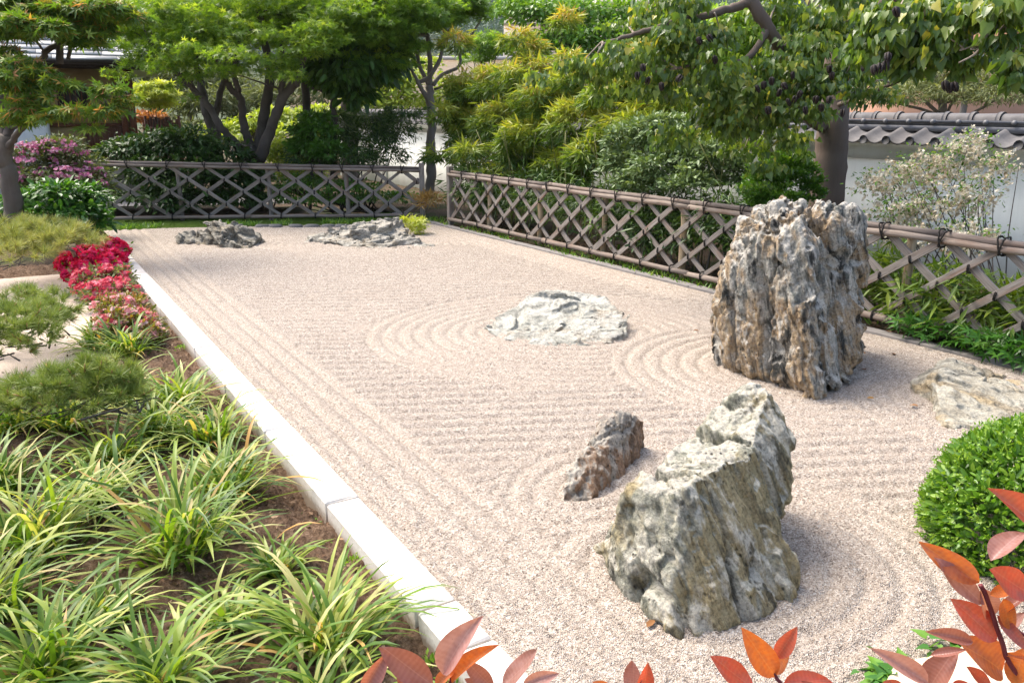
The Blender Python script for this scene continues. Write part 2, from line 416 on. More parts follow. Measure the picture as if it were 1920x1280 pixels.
# strip behind the rear fence, and the moss along the gravel's far edge
M_STONEGREY = plain_mat('grey_concrete', (.25, .23, .215), (.17, .16, .15), 6, .85, .25, .25, .01)
t = NT('moss'); v = t.coord(); n2 = t.noise(v, 60, 5, .7)
M_MOSS = t.done(t.mix(n2, (.02, .045, .008), (.10, .16, .02)), .95, .1, t.bump(n2, 1, .03))
def strip(p, q, off, wid): 
    e = (q - p) / np.linalg.norm(q - p); n_ = np.array((-e[1], e[0])); return [p + n_ * off, q + n_ * off, q + n_ * (off + wid), p + n_ * (off + wid)]
sheet('moss_strip', strip(BA - (BB - BA) * .1, BB + (BB - BA) * .03, 0.0, 1.9), 240, 60, lambda x, y: -.02 + .03 * n3(x, y, 5, 8) + .012 * R.normal(size=len(x)), M_MOSS)
sheet('paved_path', strip(G(120, 395)[:2], G(560, 388)[:2], 0.6, 1.5), 60, 20, lambda x, y: .015 + .006 * n3(x, y, 3, 8), M_STONEGREY)
# ground strip on the right, between edging and wall
sheet('fence_bed', [K(5.30, -1.0)[:2], K(8.3, -1.0)[:2], K(8.3, 24)[:2], K(5.30, 24)[:2]], 70, 420, lambda x, y: -.01 + .03 * n3(x, y, 3, 8) + .008 * R.normal(size=len(x)), M_EARTH)

# kerb of pale stone blocks
t = NT('pale_kerb_stone'); v = t.coord(); n2 = t.noise(v, 45, 6, .7); n1 = t.noise(v, 3, 4)
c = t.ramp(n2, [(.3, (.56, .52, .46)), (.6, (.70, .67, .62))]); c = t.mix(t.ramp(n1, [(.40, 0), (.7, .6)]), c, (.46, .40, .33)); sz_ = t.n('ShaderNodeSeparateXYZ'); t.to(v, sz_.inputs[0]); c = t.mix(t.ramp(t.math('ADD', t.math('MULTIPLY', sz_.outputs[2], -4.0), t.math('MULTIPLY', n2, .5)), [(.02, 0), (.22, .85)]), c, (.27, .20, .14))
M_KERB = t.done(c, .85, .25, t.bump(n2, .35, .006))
kerb = thing('stone_kerb', 'long pale stone kerb of end to end blocks between planting bed and raked gravel', 'kerb', K(-.1, 0))
def bevel_box(name, d, mat, bev=.008, jit=0, seed=0):
    bm = bmesh.new(); bmesh.ops.create_cube(bm, size=1)
    for q in bm.verts: q.co = Vector((q.co.x * d[0], q.co.y * d[1], q.co.z * d[2]))
    bmesh.ops.bevel(bm, geom=bm.edges[:], offset=bev, segments=1, affect='EDGES')
    if jit:
        rr = np.random.default_rng(seed)
        for q in bm.verts: q.co += Vector(rr.normal(size=3) * jit)
    me = bpy.data.meshes.new(name); bm.to_mesh(me); bm.free(); me.materials.append(mat); return me
js = [-2.05, -.95, .12, .42, 1.49, 2.63, 3.7, 4.8, 5.9, 6.55, 7.6, 8.7, 9.8, 10.5]
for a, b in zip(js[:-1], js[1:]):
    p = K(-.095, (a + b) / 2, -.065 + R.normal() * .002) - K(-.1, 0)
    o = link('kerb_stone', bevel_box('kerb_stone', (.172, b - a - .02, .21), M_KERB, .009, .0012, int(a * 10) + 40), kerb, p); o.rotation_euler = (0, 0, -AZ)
# grey edging on the right
edg = thing('concrete_edging', 'flat grey concrete edging strip along the foot of the long lattice fence', 'edging', K(5.23, 5))
for k in range(15):
    a = -1.0 + k * .95
    o = link('edging_slab', bevel_box('edging_slab', (.12, .944, .12), M_STONEGREY, .006, .001, k), edg, K(5.225, a + .47, -.038 + .002 * R.normal()) - K(5.23, 5)); o.rotation_euler = (0, 0, -AZ)
# two grey setts by the ivy
M_SETT = plain_mat('dark_grey_granite', (.27, .27, .27), (.16, .16, .165), 14, .8, .3, .6, .01)
for (px, py), lab in (((1872, 672), 'rough grey stone sett by the ivy, left of the two'), ((1912, 680), 'rough grey stone sett by the ivy, right of the two')):
    g = G(px, py, .03); o = link('stone_sett', bevel_box('stone_sett', (.17, .15, .11), M_SETT, .02, .008, px), None, g); o.rotation_euler = (0, 0, -AZ + .1 * R.normal())
    tag(o, lab, 'stone', 'stone setts beside the ivy')
# flat dark stones along the moss edge, far end
M_FLATST = plain_mat('flat_dark_stone', (.16, .155, .15), (.08, .08, .08), 10)
for i, px in enumerate((492, 515, 553, 585, 616, 640)):
    g = G(px, 424.5, .02); mb = MB(); n = 9; th = np.arange(n) * 2 * math.pi / n
    r1 = (.13 + .02 * R.normal(size=n)); 
    ring = lambda s, z: np.stack((np.cos(th) * r1 * s, np.sin(th) * r1 * .6 * s, np.full(n, z)), 1)
    V = np.concatenate((ring(1, -.04), ring(1.05, .0), ring(.8, .035)))
    mb.add(V, [(a * n + j, a * n + (j + 1) % n, (a + 1) * n + (j + 1) % n, (a + 1) * n + j) for a in (0, 1) for j in range(n)] + [tuple(2 * n + j for j in range(n))])
    o = mb.obj('flat_stone', M_FLATST); o.location = g
    tag(o, ('first flat dark stone right of the dark layered rock, in the moss', 'second flat dark stone right of the dark layered rock', 'third flat dark stone from the dark layered rock, along the moss', 'third flat dark stone left of the spreading rock, along the moss', 'second flat dark stone left of the spreading rock in the moss', 'flat dark stone nearest the spreading layered rock, in the moss')[i], 'stone', 'flat stones along the mossy far edge')

# ================================================================== ROCKS
def rock_mat(name, pal, patch, speck=.55, stretch=(9, 1.6, 5), lichen=(.5, .47, .38), dark_amt=.5, pale=.5, pale_col=(.58, .55, .47), lit_amt=.13):
    t = NT(name); sc = t.attr('strata', True)
    m = t.map(sc, tuple(x * 1.5 for x in stretch))
    n1 = t.noise(m, 1.6, 8, .62, .6); n2 = t.noise(t.map(sc, (2.2, 1.4, 2.2)), 1.3, 5, .6, .4); n3_ = t.noise(sc, 26, 6, .72)
    n4 = t.noise(t.map(sc, tuple(x * 3.2 for x in stretch)), 2.2, 6, .7)
    c = t.ramp(n1, pal)
    zn = t.attr('zone')
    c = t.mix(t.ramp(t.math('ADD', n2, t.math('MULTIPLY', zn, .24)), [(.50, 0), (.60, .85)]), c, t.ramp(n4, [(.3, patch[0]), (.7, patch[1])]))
    c = t.mix(t.ramp(n3_, [(.5, 0), (.66, speck)]), c, lichen)
    c = t.mix(t.ramp(n4, [(.28, dark_amt), (.46, 0)]), c, (.035, .035, .032))
    n5 = t.noise(t.map(sc, (3.5, 1.1, 2.5)), 2.1, 6, .68, .3)
    c = t.mix(t.ramp(n5, [(.52, 0), (.61, min(1, dark_amt * 1.2))]), c, (.045, .045, .04))
    n6 = t.noise(t.map(sc, (3.0, 1.0, 2.4)), 2.6, 7, .68, .5); c = t.mix(t.ramp(t.math('ADD', n6, t.math('MULTIPLY', t.attr('sunlit_top'), lit_amt)), [(.54, 0), (.62, pale)]), c, pale_col)  # up-facing stone paled further: sun on the tops painted into the colour
    gr = t.noise(sc, 75, 5, .75); c = t.mix(1.0, c, t.ramp(gr, [(.30, .45), (.5, .95), (.72, 1.3)]), 'MULTIPLY')
    vp = t.voro(t.map(sc, (1.2, .7, 1.1)), 34); pm_ = t.math('MULTIPLY', t.ramp(vp, [(.10, 1), (.26, 0)]), t.ramp(t.noise(sc, 5, 4), [(.48, 0), (.58, 1)])); c = t.mix(t.math('MULTIPLY', pm_, .75), c, (.04, .036, .03))
    b1 = t.bump(n4, 1.0, .026); b2 = t.bump(n3_, .7, .008, b1); b3 = t.bump(gr, .8, .007, b2); b3 = t.bump(t.math('MULTIPLY', pm_, -1.0), .8, .012, b3)
    return t.done(c, .86, .25, b3)
# voxel_skin: evens out a closed mesh
def hull_union(hulls, voxel):
    """solid union of the hulls as an even, closed skin"""
    bm = bmesh.new()
    for hp in hulls:
        b2 = bmesh.new()
        for p in hp: b2.verts.new(p)
        bmesh.ops.convex_hull(b2, input=b2.verts[:]); lone = [q for q in b2.verts if not q.link_faces]
        if lone: bmesh.ops.delete(b2, geom=lone, context='VERTS')
        bmesh.ops.recalc_face_normals(b2, faces=b2.faces[:]); b2.verts.index_update()
        nv_ = [bm.verts.new(q.co) for q in b2.verts]
        for f in b2.faces: bm.faces.new([nv_[q.index] for q in f.verts])
        b2.free()
    me = bpy.data.meshes.new('hull'); bm.to_mesh(me); bm.free(); return voxel_skin(me, voxel)
def voxel_skin(me, voxel):
    o = bpy.data.objects.new('hull', me); COL.objects.link(o)
    m = o.modifiers.new('remesh', 'REMESH'); m.mode = 'VOXEL'; m.voxel_size = voxel
    ev = o.evaluated_get(bpy.context.evaluated_depsgraph_get()); em = ev.to_mesh(); n = len(em.vertices)
    V = np.empty(n * 3); em.vertices.foreach_get('co', V); V = V.reshape(-1, 3)
    L = np.empty(len(em.loops), np.int32); em.loops.foreach_get('vertex_index', L); Fq = L.reshape(-1, 4)
    ev.to_mesh_clear(); bpy.data.objects.remove(o); bpy.data.meshes.remove(me); return V, Fq
def vnormals(V, Fq):
    fn = np.cross(V[Fq[:, 2]] - V[Fq[:, 0]], V[Fq[:, 3]] - V[Fq[:, 1]]); N = np.zeros_like(V)
    for k in range(4): 
        for a in range(3): N[:, a] += np.bincount(Fq[:, k], fn[:, a], len(V))
    return unit(N)
def relax(X, Fq, it):
    e = np.concatenate([Fq[:, [0, 1]], Fq[:, [1, 2]], Fq[:, [2, 3]], Fq[:, [3, 0]]]); cnt = np.bincount(e[:, 0], minlength=len(X)) + np.bincount(e[:, 1], minlength=len(X))
    for _ in range(it):
        Y = np.stack([np.bincount(e[:, 0], X[e[:, 1], a], len(X)) + np.bincount(e[:, 1], X[e[:, 0], a], len(X)) for a in range(3)], 1); X = .5 * X + .5 * Y / cnt[:, None]
    return X
def rock(name, label, hulls, centre, strata, mat, voxel=.012, lump=.03, aniso=(6, 1.2, 4), facs=(), crack=.012, fiss=(), pits=(), snap=None, seed=1, fine=.01, cat='rock', zone=None):
    c = np.asarray(centre, float); V, Fq = hull_union(hulls, voxel); V = relax(V, Fq, 3)
    L = unit(np.asarray(strata[0], float)); A = np.asarray(strata[1], float); A = unit(A - L * (A @ L)); B = np.cross(L, A)
    sc_ = lambda X: np.stack(((X - c) @ L, (X - c) @ A, (X - c) @ B), 1)
    NR = unit(relax(vnormals(V, Fq), Fq, 6)); q = sc_(V); base_q = q; N0 = NR
    d = lump * (fbm(q * 2.2, 3, seed + 23) + .5 * fbm(q * np.array(aniso), 4, seed))
    for i, (fv, am) in enumerate(facs):
        w2 = q + .06 / (1 + i) * np.stack([fbm(q * (3 + 5 * i), 2, seed + 160 + 7 * i + k) for k in range(3)], 1)
        val, bd = facets(w2 * np.array(fv), seed + 200 + 11 * i, 1.0); d += am * val
        if i < 2: d -= crack / (1 + i) * np.exp(-(bd / .08) ** 2) * np.clip(fbm(q * 3, 2, seed + 300 + i) * 3 + .5, 0, 1)
    for fv, dep, wid in fiss:
        g = np.abs(fbm(q * np.array(fv) + 33, 3, seed + 71)); d -= dep * np.exp(-(g / wid) ** 2) * np.clip(.6 + 1.2 * fbm(q * 1.7, 2, seed + 75), .15, 1)
    for fq, dep, mk in pits:
        wk = worley((q + .02 * np.stack([fbm(q * 9, 2, seed + 90 + k) for k in range(3)], 1)) * fq * np.array((1.25, .8, 1.1)), seed + 3)
        mask = np.clip(fbm(q * 2.6, 2, seed + 77) * 2.5 + mk(V), 0, 1); d -= dep * np.clip(1 - wk / .46, 0, 1) ** .6 * mask
    V = V + NR * d[:, None]
    if snap:                         # split along the bedding: broad steps on the slopes, ledges on the sides
        for i, (th_, k_) in enumerate(snap):
            q = sc_(V); s = q[:, 0] / th_ + .8 * fbm(q * np.array((.6, 1.8, 1.8)) * (1 + 1.5 * i), 4, seed + 400 + i); f = np.floor(s); fr = s - f
            fr2 = np.clip((fr - .62) / .38, 0, 1); fr2 = fr2 ** 2 * (3 - 2 * fr2); NL = NR @ L
            V = V + L * ((f + fr2 - s) * th_ * k_)[:, None]
            hv2 = _h(f.astype(np.int64), (f * 0).astype(np.int64), (f * 0).astype(np.int64), seed + 500 + i) - .5
            V = V + unit(NR - L * NL[:, None]) * ((1 - np.abs(NL)) * (hv2 * th_ * 1.5 + .4 * th_ * fbm(q * 6, 3, seed + 420)))[:, None]
    V, Fq = voxel_skin(mesh_np('skin', V, [Fq]), voxel * .74)
    NR = unit(relax(vnormals(V, Fq), Fq, 2)); q = base_q = sc_(V); N0 = NR
    V = V + NR * (fine * fbm(q * np.array(aniso) * 4.5, 4, seed + 13) + fine * .6 * fbm(q * 34, 3, seed + 15))[:, None]
    org = np.array((c[0], c[1], 0.0))
    me = mesh_np(name, V - org, [Fq], mat, True, {'strata': base_q, 'sunlit_top': np.clip(N0[:, 2] * 1.4 - .45, 0, 1), 'zone': np.zeros(len(V)) if zone is None else np.clip(zone(V, N0), 0, 1)})
    try: me.set_sharp_from_angle(angle=math.radians(40))
    except Exception: pass
    o = link(name, me, None, org); tag(o, label, cat); return o

GREEN = [(.25, (.045, .048, .038)), (.40, (.18, .185, .145)), (.52, (.35, .345, .28)), (.62, (.48, .455, .365)), (.78, (.60, .54, .42))]
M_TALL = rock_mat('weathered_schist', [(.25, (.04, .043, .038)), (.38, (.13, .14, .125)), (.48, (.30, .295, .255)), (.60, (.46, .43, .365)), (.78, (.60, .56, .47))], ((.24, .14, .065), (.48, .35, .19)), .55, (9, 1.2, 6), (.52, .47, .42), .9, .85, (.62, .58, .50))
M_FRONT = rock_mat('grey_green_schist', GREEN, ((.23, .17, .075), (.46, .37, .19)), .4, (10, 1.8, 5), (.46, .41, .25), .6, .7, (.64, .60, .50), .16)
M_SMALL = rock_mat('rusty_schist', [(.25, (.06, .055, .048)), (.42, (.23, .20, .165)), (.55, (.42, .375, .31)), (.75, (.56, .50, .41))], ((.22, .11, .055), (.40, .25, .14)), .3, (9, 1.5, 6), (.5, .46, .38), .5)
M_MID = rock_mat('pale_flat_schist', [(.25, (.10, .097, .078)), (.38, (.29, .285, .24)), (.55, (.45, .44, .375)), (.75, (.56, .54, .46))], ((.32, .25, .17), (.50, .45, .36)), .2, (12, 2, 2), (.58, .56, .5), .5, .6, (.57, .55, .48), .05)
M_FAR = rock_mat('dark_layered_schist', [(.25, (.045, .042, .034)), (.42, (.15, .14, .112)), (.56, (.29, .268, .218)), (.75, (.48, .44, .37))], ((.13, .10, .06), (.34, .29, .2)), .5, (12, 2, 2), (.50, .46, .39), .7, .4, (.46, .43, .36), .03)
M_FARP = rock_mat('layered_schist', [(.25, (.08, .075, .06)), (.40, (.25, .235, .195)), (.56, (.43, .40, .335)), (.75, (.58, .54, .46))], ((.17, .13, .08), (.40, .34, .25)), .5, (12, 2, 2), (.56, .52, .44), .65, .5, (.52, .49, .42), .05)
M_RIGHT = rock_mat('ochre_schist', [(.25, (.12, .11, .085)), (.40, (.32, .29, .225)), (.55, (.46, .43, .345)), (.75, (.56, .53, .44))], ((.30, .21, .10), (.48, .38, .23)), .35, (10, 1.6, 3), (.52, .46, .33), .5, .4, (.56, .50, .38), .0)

def pl(*a): return [P(*q) for q in a]
# front boulder: slanting ramp top and a tall fin behind
A_ = pl((1255,1186,2.74),(1351,1180,2.74),(1418,1156,2.82),(1498,1104,2.98),(1180,1116,2.93),(1128,1052,3.16),(1199,885,3.16),(1166,913,3.12),(1276,921,2.90),(1362,859,3.08),(1404,855,3.14),(1466,965,3.12),(1295,805,3.58),(1243,857,3.4)) + [np.array(q) for q in ((1.25,3.75,-.12),(.5,3.6,-.12),(.6,2.78,-.14),(1.2,3.0,-.14),(.4,3.2,-.12))]
B_ = pl((1414,714,3.62),(1440,722,3.52),(1484,798,3.42),(1500,881,3.32),(1497,937,3.25),(1468,965,3.16),(1371,734,3.66),(1295,805,3.62),(1406,853,3.16),(1330,812,3.45),(1350,880,3.3),(1420,1090,3.0)) + [np.array(q) for q in ((1.25,3.85,.5),(1.05,3.9,.4),(1.2,3.8,-.1),(.6,3.75,0.0),(.9,3.0,.1))]
C_ = pl((1100,1026,3.26),(1112,1040,3.22),(1131,1003,3.3),(1150,1060,3.2),(1180,1000,3.2)) + [np.array((.85,3.3,.25)), np.array((.9,3.3,-.1)),np.array((.95,3.5,.3))]
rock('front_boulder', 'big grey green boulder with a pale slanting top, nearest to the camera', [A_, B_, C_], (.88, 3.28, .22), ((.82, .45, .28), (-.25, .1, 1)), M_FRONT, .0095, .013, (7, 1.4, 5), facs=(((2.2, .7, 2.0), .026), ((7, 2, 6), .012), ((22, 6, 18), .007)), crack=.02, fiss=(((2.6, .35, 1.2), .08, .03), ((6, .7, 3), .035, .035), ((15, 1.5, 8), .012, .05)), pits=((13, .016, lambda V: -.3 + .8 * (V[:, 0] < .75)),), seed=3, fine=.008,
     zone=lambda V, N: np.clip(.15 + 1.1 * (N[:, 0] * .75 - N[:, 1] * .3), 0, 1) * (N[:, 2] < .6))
# tall boulder
T1 = pl((1442,388,6.05),(1473,368,6.15),(1505,374,6.1),(1537,387,6.2),(1582,388,6.2),(1499,402,5.7),(1452,402,5.8),(1402,425,6.1),(1378,495,6.15),(1338,597,6.25),(1333,640,6.28),(1354,675,6.2),(1393,674,6.0),(1444,713,5.7),(1505,736,5.42),(1518,622,5.5),(1537,523,5.55),(1537,747,5.42)) + [np.array((1.8,6.9,-.1)), np.array((2.0,6.9,1.0)), np.array((2.5,6.8,.9)), np.array((2.5,6.8,-.1)), np.array((1.75,6.3,-.15)), np.array((2.1,5.5,-.15))]
T2 = pl((1537,385,6.15),(1582,382,6.15),(1611,403,6.2),(1620,435,6.2),(1632,480,6.25),(1631,574,6.2),(1627,642,6.0),(1604,680,5.85),(1563,730,5.5),(1510,742,5.42),(1518,600,5.52),(1530,450,5.65)) + [np.array((2.7,6.8,.9)), np.array((2.65,6.8,.2)), np.array((2.1,6.8,.5)), np.array((2.2,6.6,-.15)), np.array((2.5,6.0,-.15)),np.array((2.0,6.3,1.0))]
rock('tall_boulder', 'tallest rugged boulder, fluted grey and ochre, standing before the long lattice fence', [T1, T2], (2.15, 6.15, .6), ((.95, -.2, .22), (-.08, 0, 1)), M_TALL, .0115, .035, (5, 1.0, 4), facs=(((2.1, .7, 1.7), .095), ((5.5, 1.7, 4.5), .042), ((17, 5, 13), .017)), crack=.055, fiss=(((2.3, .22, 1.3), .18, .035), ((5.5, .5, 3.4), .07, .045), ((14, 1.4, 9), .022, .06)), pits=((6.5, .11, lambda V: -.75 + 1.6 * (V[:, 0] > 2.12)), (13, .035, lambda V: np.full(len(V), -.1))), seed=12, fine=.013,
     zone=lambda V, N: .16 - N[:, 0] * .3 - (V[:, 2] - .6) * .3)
# small two-lobed slab
S1 = pl((1054,881,3.95),(1092,839,4.05),(1112,836,4.1),(1128,873,4.0),(1165,890,4.15),(1112,965,3.75),(1052,955,3.8),(1143,921,4.0)) + [np.array((.3,3.72,-.1)), np.array((.62,4.1,-.1)), np.array((.35,4.1,-.1)), np.array((.5,4.25,.2))]
S2 = pl((1151,766,4.4),(1171,776,4.4),(1203,778,4.55),(1208,825,4.5),(1196,850,4.42),(1167,883,4.2),(1143,921,4.02),(1104,833,4.2),(1110,880,4.0)) + [np.array((.8,4.6,-.1)), np.array((.45,4.1,-.1)), np.array((.6,4.5,-.1))]
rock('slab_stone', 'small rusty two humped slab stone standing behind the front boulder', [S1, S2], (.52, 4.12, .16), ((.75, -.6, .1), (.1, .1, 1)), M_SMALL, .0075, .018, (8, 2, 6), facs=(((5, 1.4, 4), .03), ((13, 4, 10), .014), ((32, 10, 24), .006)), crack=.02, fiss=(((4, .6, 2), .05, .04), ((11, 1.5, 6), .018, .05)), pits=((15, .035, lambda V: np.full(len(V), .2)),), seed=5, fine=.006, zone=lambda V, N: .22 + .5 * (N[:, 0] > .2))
# flat pale rock mid court
F1 = pl((901,611,7.35),(935,580,7.5),(1004,549,7.75),(1062,547,7.85),(1135,557,7.75),(1182,585,7.35),(1176,617,7.05),(1174,631,6.98),(1110,655,6.72),(1089,661,6.66),(1064,649,6.72),(993,646,6.8),(961,641,6.86),(931,635,7.0)) + [np.array((.1,7.9,0)), np.array((.9,7.9,0)), np.array((-.1,7.1,-.03)), np.array((.6,6.8,-.03))]
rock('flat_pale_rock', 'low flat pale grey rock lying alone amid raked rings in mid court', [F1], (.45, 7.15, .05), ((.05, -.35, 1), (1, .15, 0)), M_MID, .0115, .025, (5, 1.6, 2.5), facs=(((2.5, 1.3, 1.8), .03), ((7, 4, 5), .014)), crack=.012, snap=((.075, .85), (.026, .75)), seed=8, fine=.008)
# far left rock
E1 = pl((386,413,12.7),(412,410,12.7),(452,418,12.6),(484,436,12.5),(487,452,12.35),(468,471,11.95),(436,467,12.0),(400,440,12.2)) + [np.array((-4.3,13.1,0)), np.array((-3.75,12.9,0)), np.array((-3.8,12.1,-.05))]
E2 = pl((327,450,12.6),(345,440,12.7),(363,433,12.7),(410,425,12.6),(420,455,12.4),(380,460,12.4)) + [np.array((-4.9,12.9,0)), np.array((-4.3,12.8,0)), np.array((-4.2,12.4,-.05))]
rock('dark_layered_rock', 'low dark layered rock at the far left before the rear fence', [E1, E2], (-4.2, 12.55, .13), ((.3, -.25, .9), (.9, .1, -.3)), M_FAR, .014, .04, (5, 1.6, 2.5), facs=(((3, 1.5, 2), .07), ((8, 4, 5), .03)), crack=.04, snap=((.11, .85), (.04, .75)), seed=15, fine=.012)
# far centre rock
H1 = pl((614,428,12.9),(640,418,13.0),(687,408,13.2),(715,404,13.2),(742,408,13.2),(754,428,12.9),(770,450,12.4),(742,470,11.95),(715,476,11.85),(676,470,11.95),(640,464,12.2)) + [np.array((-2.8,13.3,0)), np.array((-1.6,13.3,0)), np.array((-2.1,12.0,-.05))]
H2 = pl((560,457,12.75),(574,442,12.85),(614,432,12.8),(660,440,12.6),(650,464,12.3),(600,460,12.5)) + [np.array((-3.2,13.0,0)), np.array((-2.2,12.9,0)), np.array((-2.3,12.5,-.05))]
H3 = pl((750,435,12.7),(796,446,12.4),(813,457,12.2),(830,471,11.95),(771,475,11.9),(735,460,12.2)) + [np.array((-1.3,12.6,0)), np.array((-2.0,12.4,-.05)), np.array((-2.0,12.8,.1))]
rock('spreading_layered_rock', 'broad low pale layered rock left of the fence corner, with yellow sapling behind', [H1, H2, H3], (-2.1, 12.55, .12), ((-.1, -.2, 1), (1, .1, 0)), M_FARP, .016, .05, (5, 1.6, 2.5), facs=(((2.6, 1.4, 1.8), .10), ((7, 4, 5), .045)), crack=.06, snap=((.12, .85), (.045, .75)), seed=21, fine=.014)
# tilted slab at the right
Q1 = pl((1745,718,5.35),(1752,700,5.55),(1784,673,5.95),(1830,690,6.0),(1925,745,5.75),(1990,790,5.4),(1772,798,4.88),(1812,812,4.78),(1900,850,4.55),(1990,880,4.4)) + [np.array((3.0,6.1,-.05)), np.array((4.2,5.6,-.05)), np.array((2.8,4.95,-.08)), np.array((3.5,4.5,-.08))]
rock('tilted_slab_rock', 'ochre and cream tilted slab rock behind the round clipped bush', [Q1], (3.3, 5.25, .08), ((-.25, -.3, 1), (.8, -.5, .1)), M_RIGHT, .0115, .025, (5, 1.3, 2.5), facs=(((2.2, 1.1, 1.6), .035), ((6, 3.5, 5), .016)), crack=.02, fiss=(((3, .5, 1.2), .03, .04),), snap=((.06, .4), (.022, .35)), seed=30, fine=.008)
# bright stone at the lower right corner
Z1 = pl((1775,1262,2.2),(1800,1225,2.35),(1850,1205,2.45),(1910,1222,2.4),(1960,1250,2.3),(1930,1330,2.0),(1800,1330,2.02)) + [np.array((1.2,2.6,-.1)), np.array((1.6,2.6,-.1)), np.array((1.15,1.95,-.1)), np.array((1.55,1.9,-.1))]
rock('cream_stone', 'bright cream stone in the bottom right corner under the red leaves', [Z1], (1.38, 2.25, .02), ((.1, -.2, 1), (1, 0, 0)), plain_mat('cream_limestone', (.72, .64, .50), (.5, .38, .25), 9, .85, .25, .6, .02), .012, .02, (5, 3, 4), facs=(((5, 4, 4), .03), ((13, 10, 11), .012)), seed=40, fine=.008)

# ================================================================== LATTICE FENCES
def wood_mat(name, a, b, red, sc=1.0, rough=.85):
    t = NT(name); v = t.coord(); r = t.rand()
    vv = t.n('ShaderNodeVectorMath'); vv.operation = 'ADD'; t.to(v, vv.inputs[0]); cmb = t.n('ShaderNodeCombineXYZ'); t.to(t.math('MULTIPLY', r, 37.0), cmb.inputs[0]); t.to(t.math('MULTIPLY', r, 11.0), cmb.inputs[1]); t.to(cmb.outputs[0], vv.inputs[1])
    v = vv.outputs[0]
    g = t.noise(t.map(v, (2.2 * sc, 30 * sc, 30 * sc)), 3, 6, .65); n = t.noise(t.map(v, (1.5, 6, 6)), 1.6, 4)
    c = t.mix(t.ramp(g, [(.32, 0), (.68, 1)]), a, b); c = t.mix(t.ramp(n, [(.52, 0), (.72, .7)]), c, red)
    c = t.mix(t.math('MULTIPLY', r, .35), c, tuple(.55 * x for x in a)); c = t.mix(t.ramp(g, [(.30, .8), (.40, 0)]), c, (.05, .04, .035))
    return t.done(c, rough, .3, t.bump(g, .6, .006))
M_SLAT = wood_mat('weathered_slat', (.15, .128, .108), (.35, .315, .28), (.21, .11, .06))
M_RAIL = wood_mat('weathered_rail', (.16, .125, .10), (.30, .25, .21), (.19, .11, .07), .7)
M_TOPRAIL = wood_mat('dark_rail', (.10, .08, .07), (.27, .22, .185), (.15, .09, .06), .7)
M_POST = wood_mat('pale_post', (.30, .22, .13), (.46, .36, .235), (.25, .20, .13), .7)
M_ROPE = plain_mat('black_palm_rope', (.018, .016, .015), (.05, .045, .04), 60, .95, .1, .6, .004)
def frame_rot(ax):                   # rows: local x, y, z axes
    return Matrix(((ax[0][0], ax[1][0], ax[2][0]), (ax[0][1], ax[1][1], ax[2][1]), (ax[0][2], ax[1][2], ax[2][2]))).to_euler()
def ring_mesh(name, wid, dep, hei, thick, tilt=0.0, n=10):
    """one turn of cord round something hei tall (local z) and dep deep (local y)"""
    mb = MB(); th = np.arange(n + 1) * 2 * math.pi / n
    for k in (-1, 1):
        sg = lambda q: np.sign(q) * np.abs(q) ** .6
        pts = np.stack((k * wid * .5 + tilt * k * np.sin(th) * hei * .5, sg(np.cos(th)) * dep / 2, sg(np.sin(th)) * hei / 2), 1)
        mb.tube(pts, thick, 4, False)
    return mb.mesh(name, M_ROPE, True)
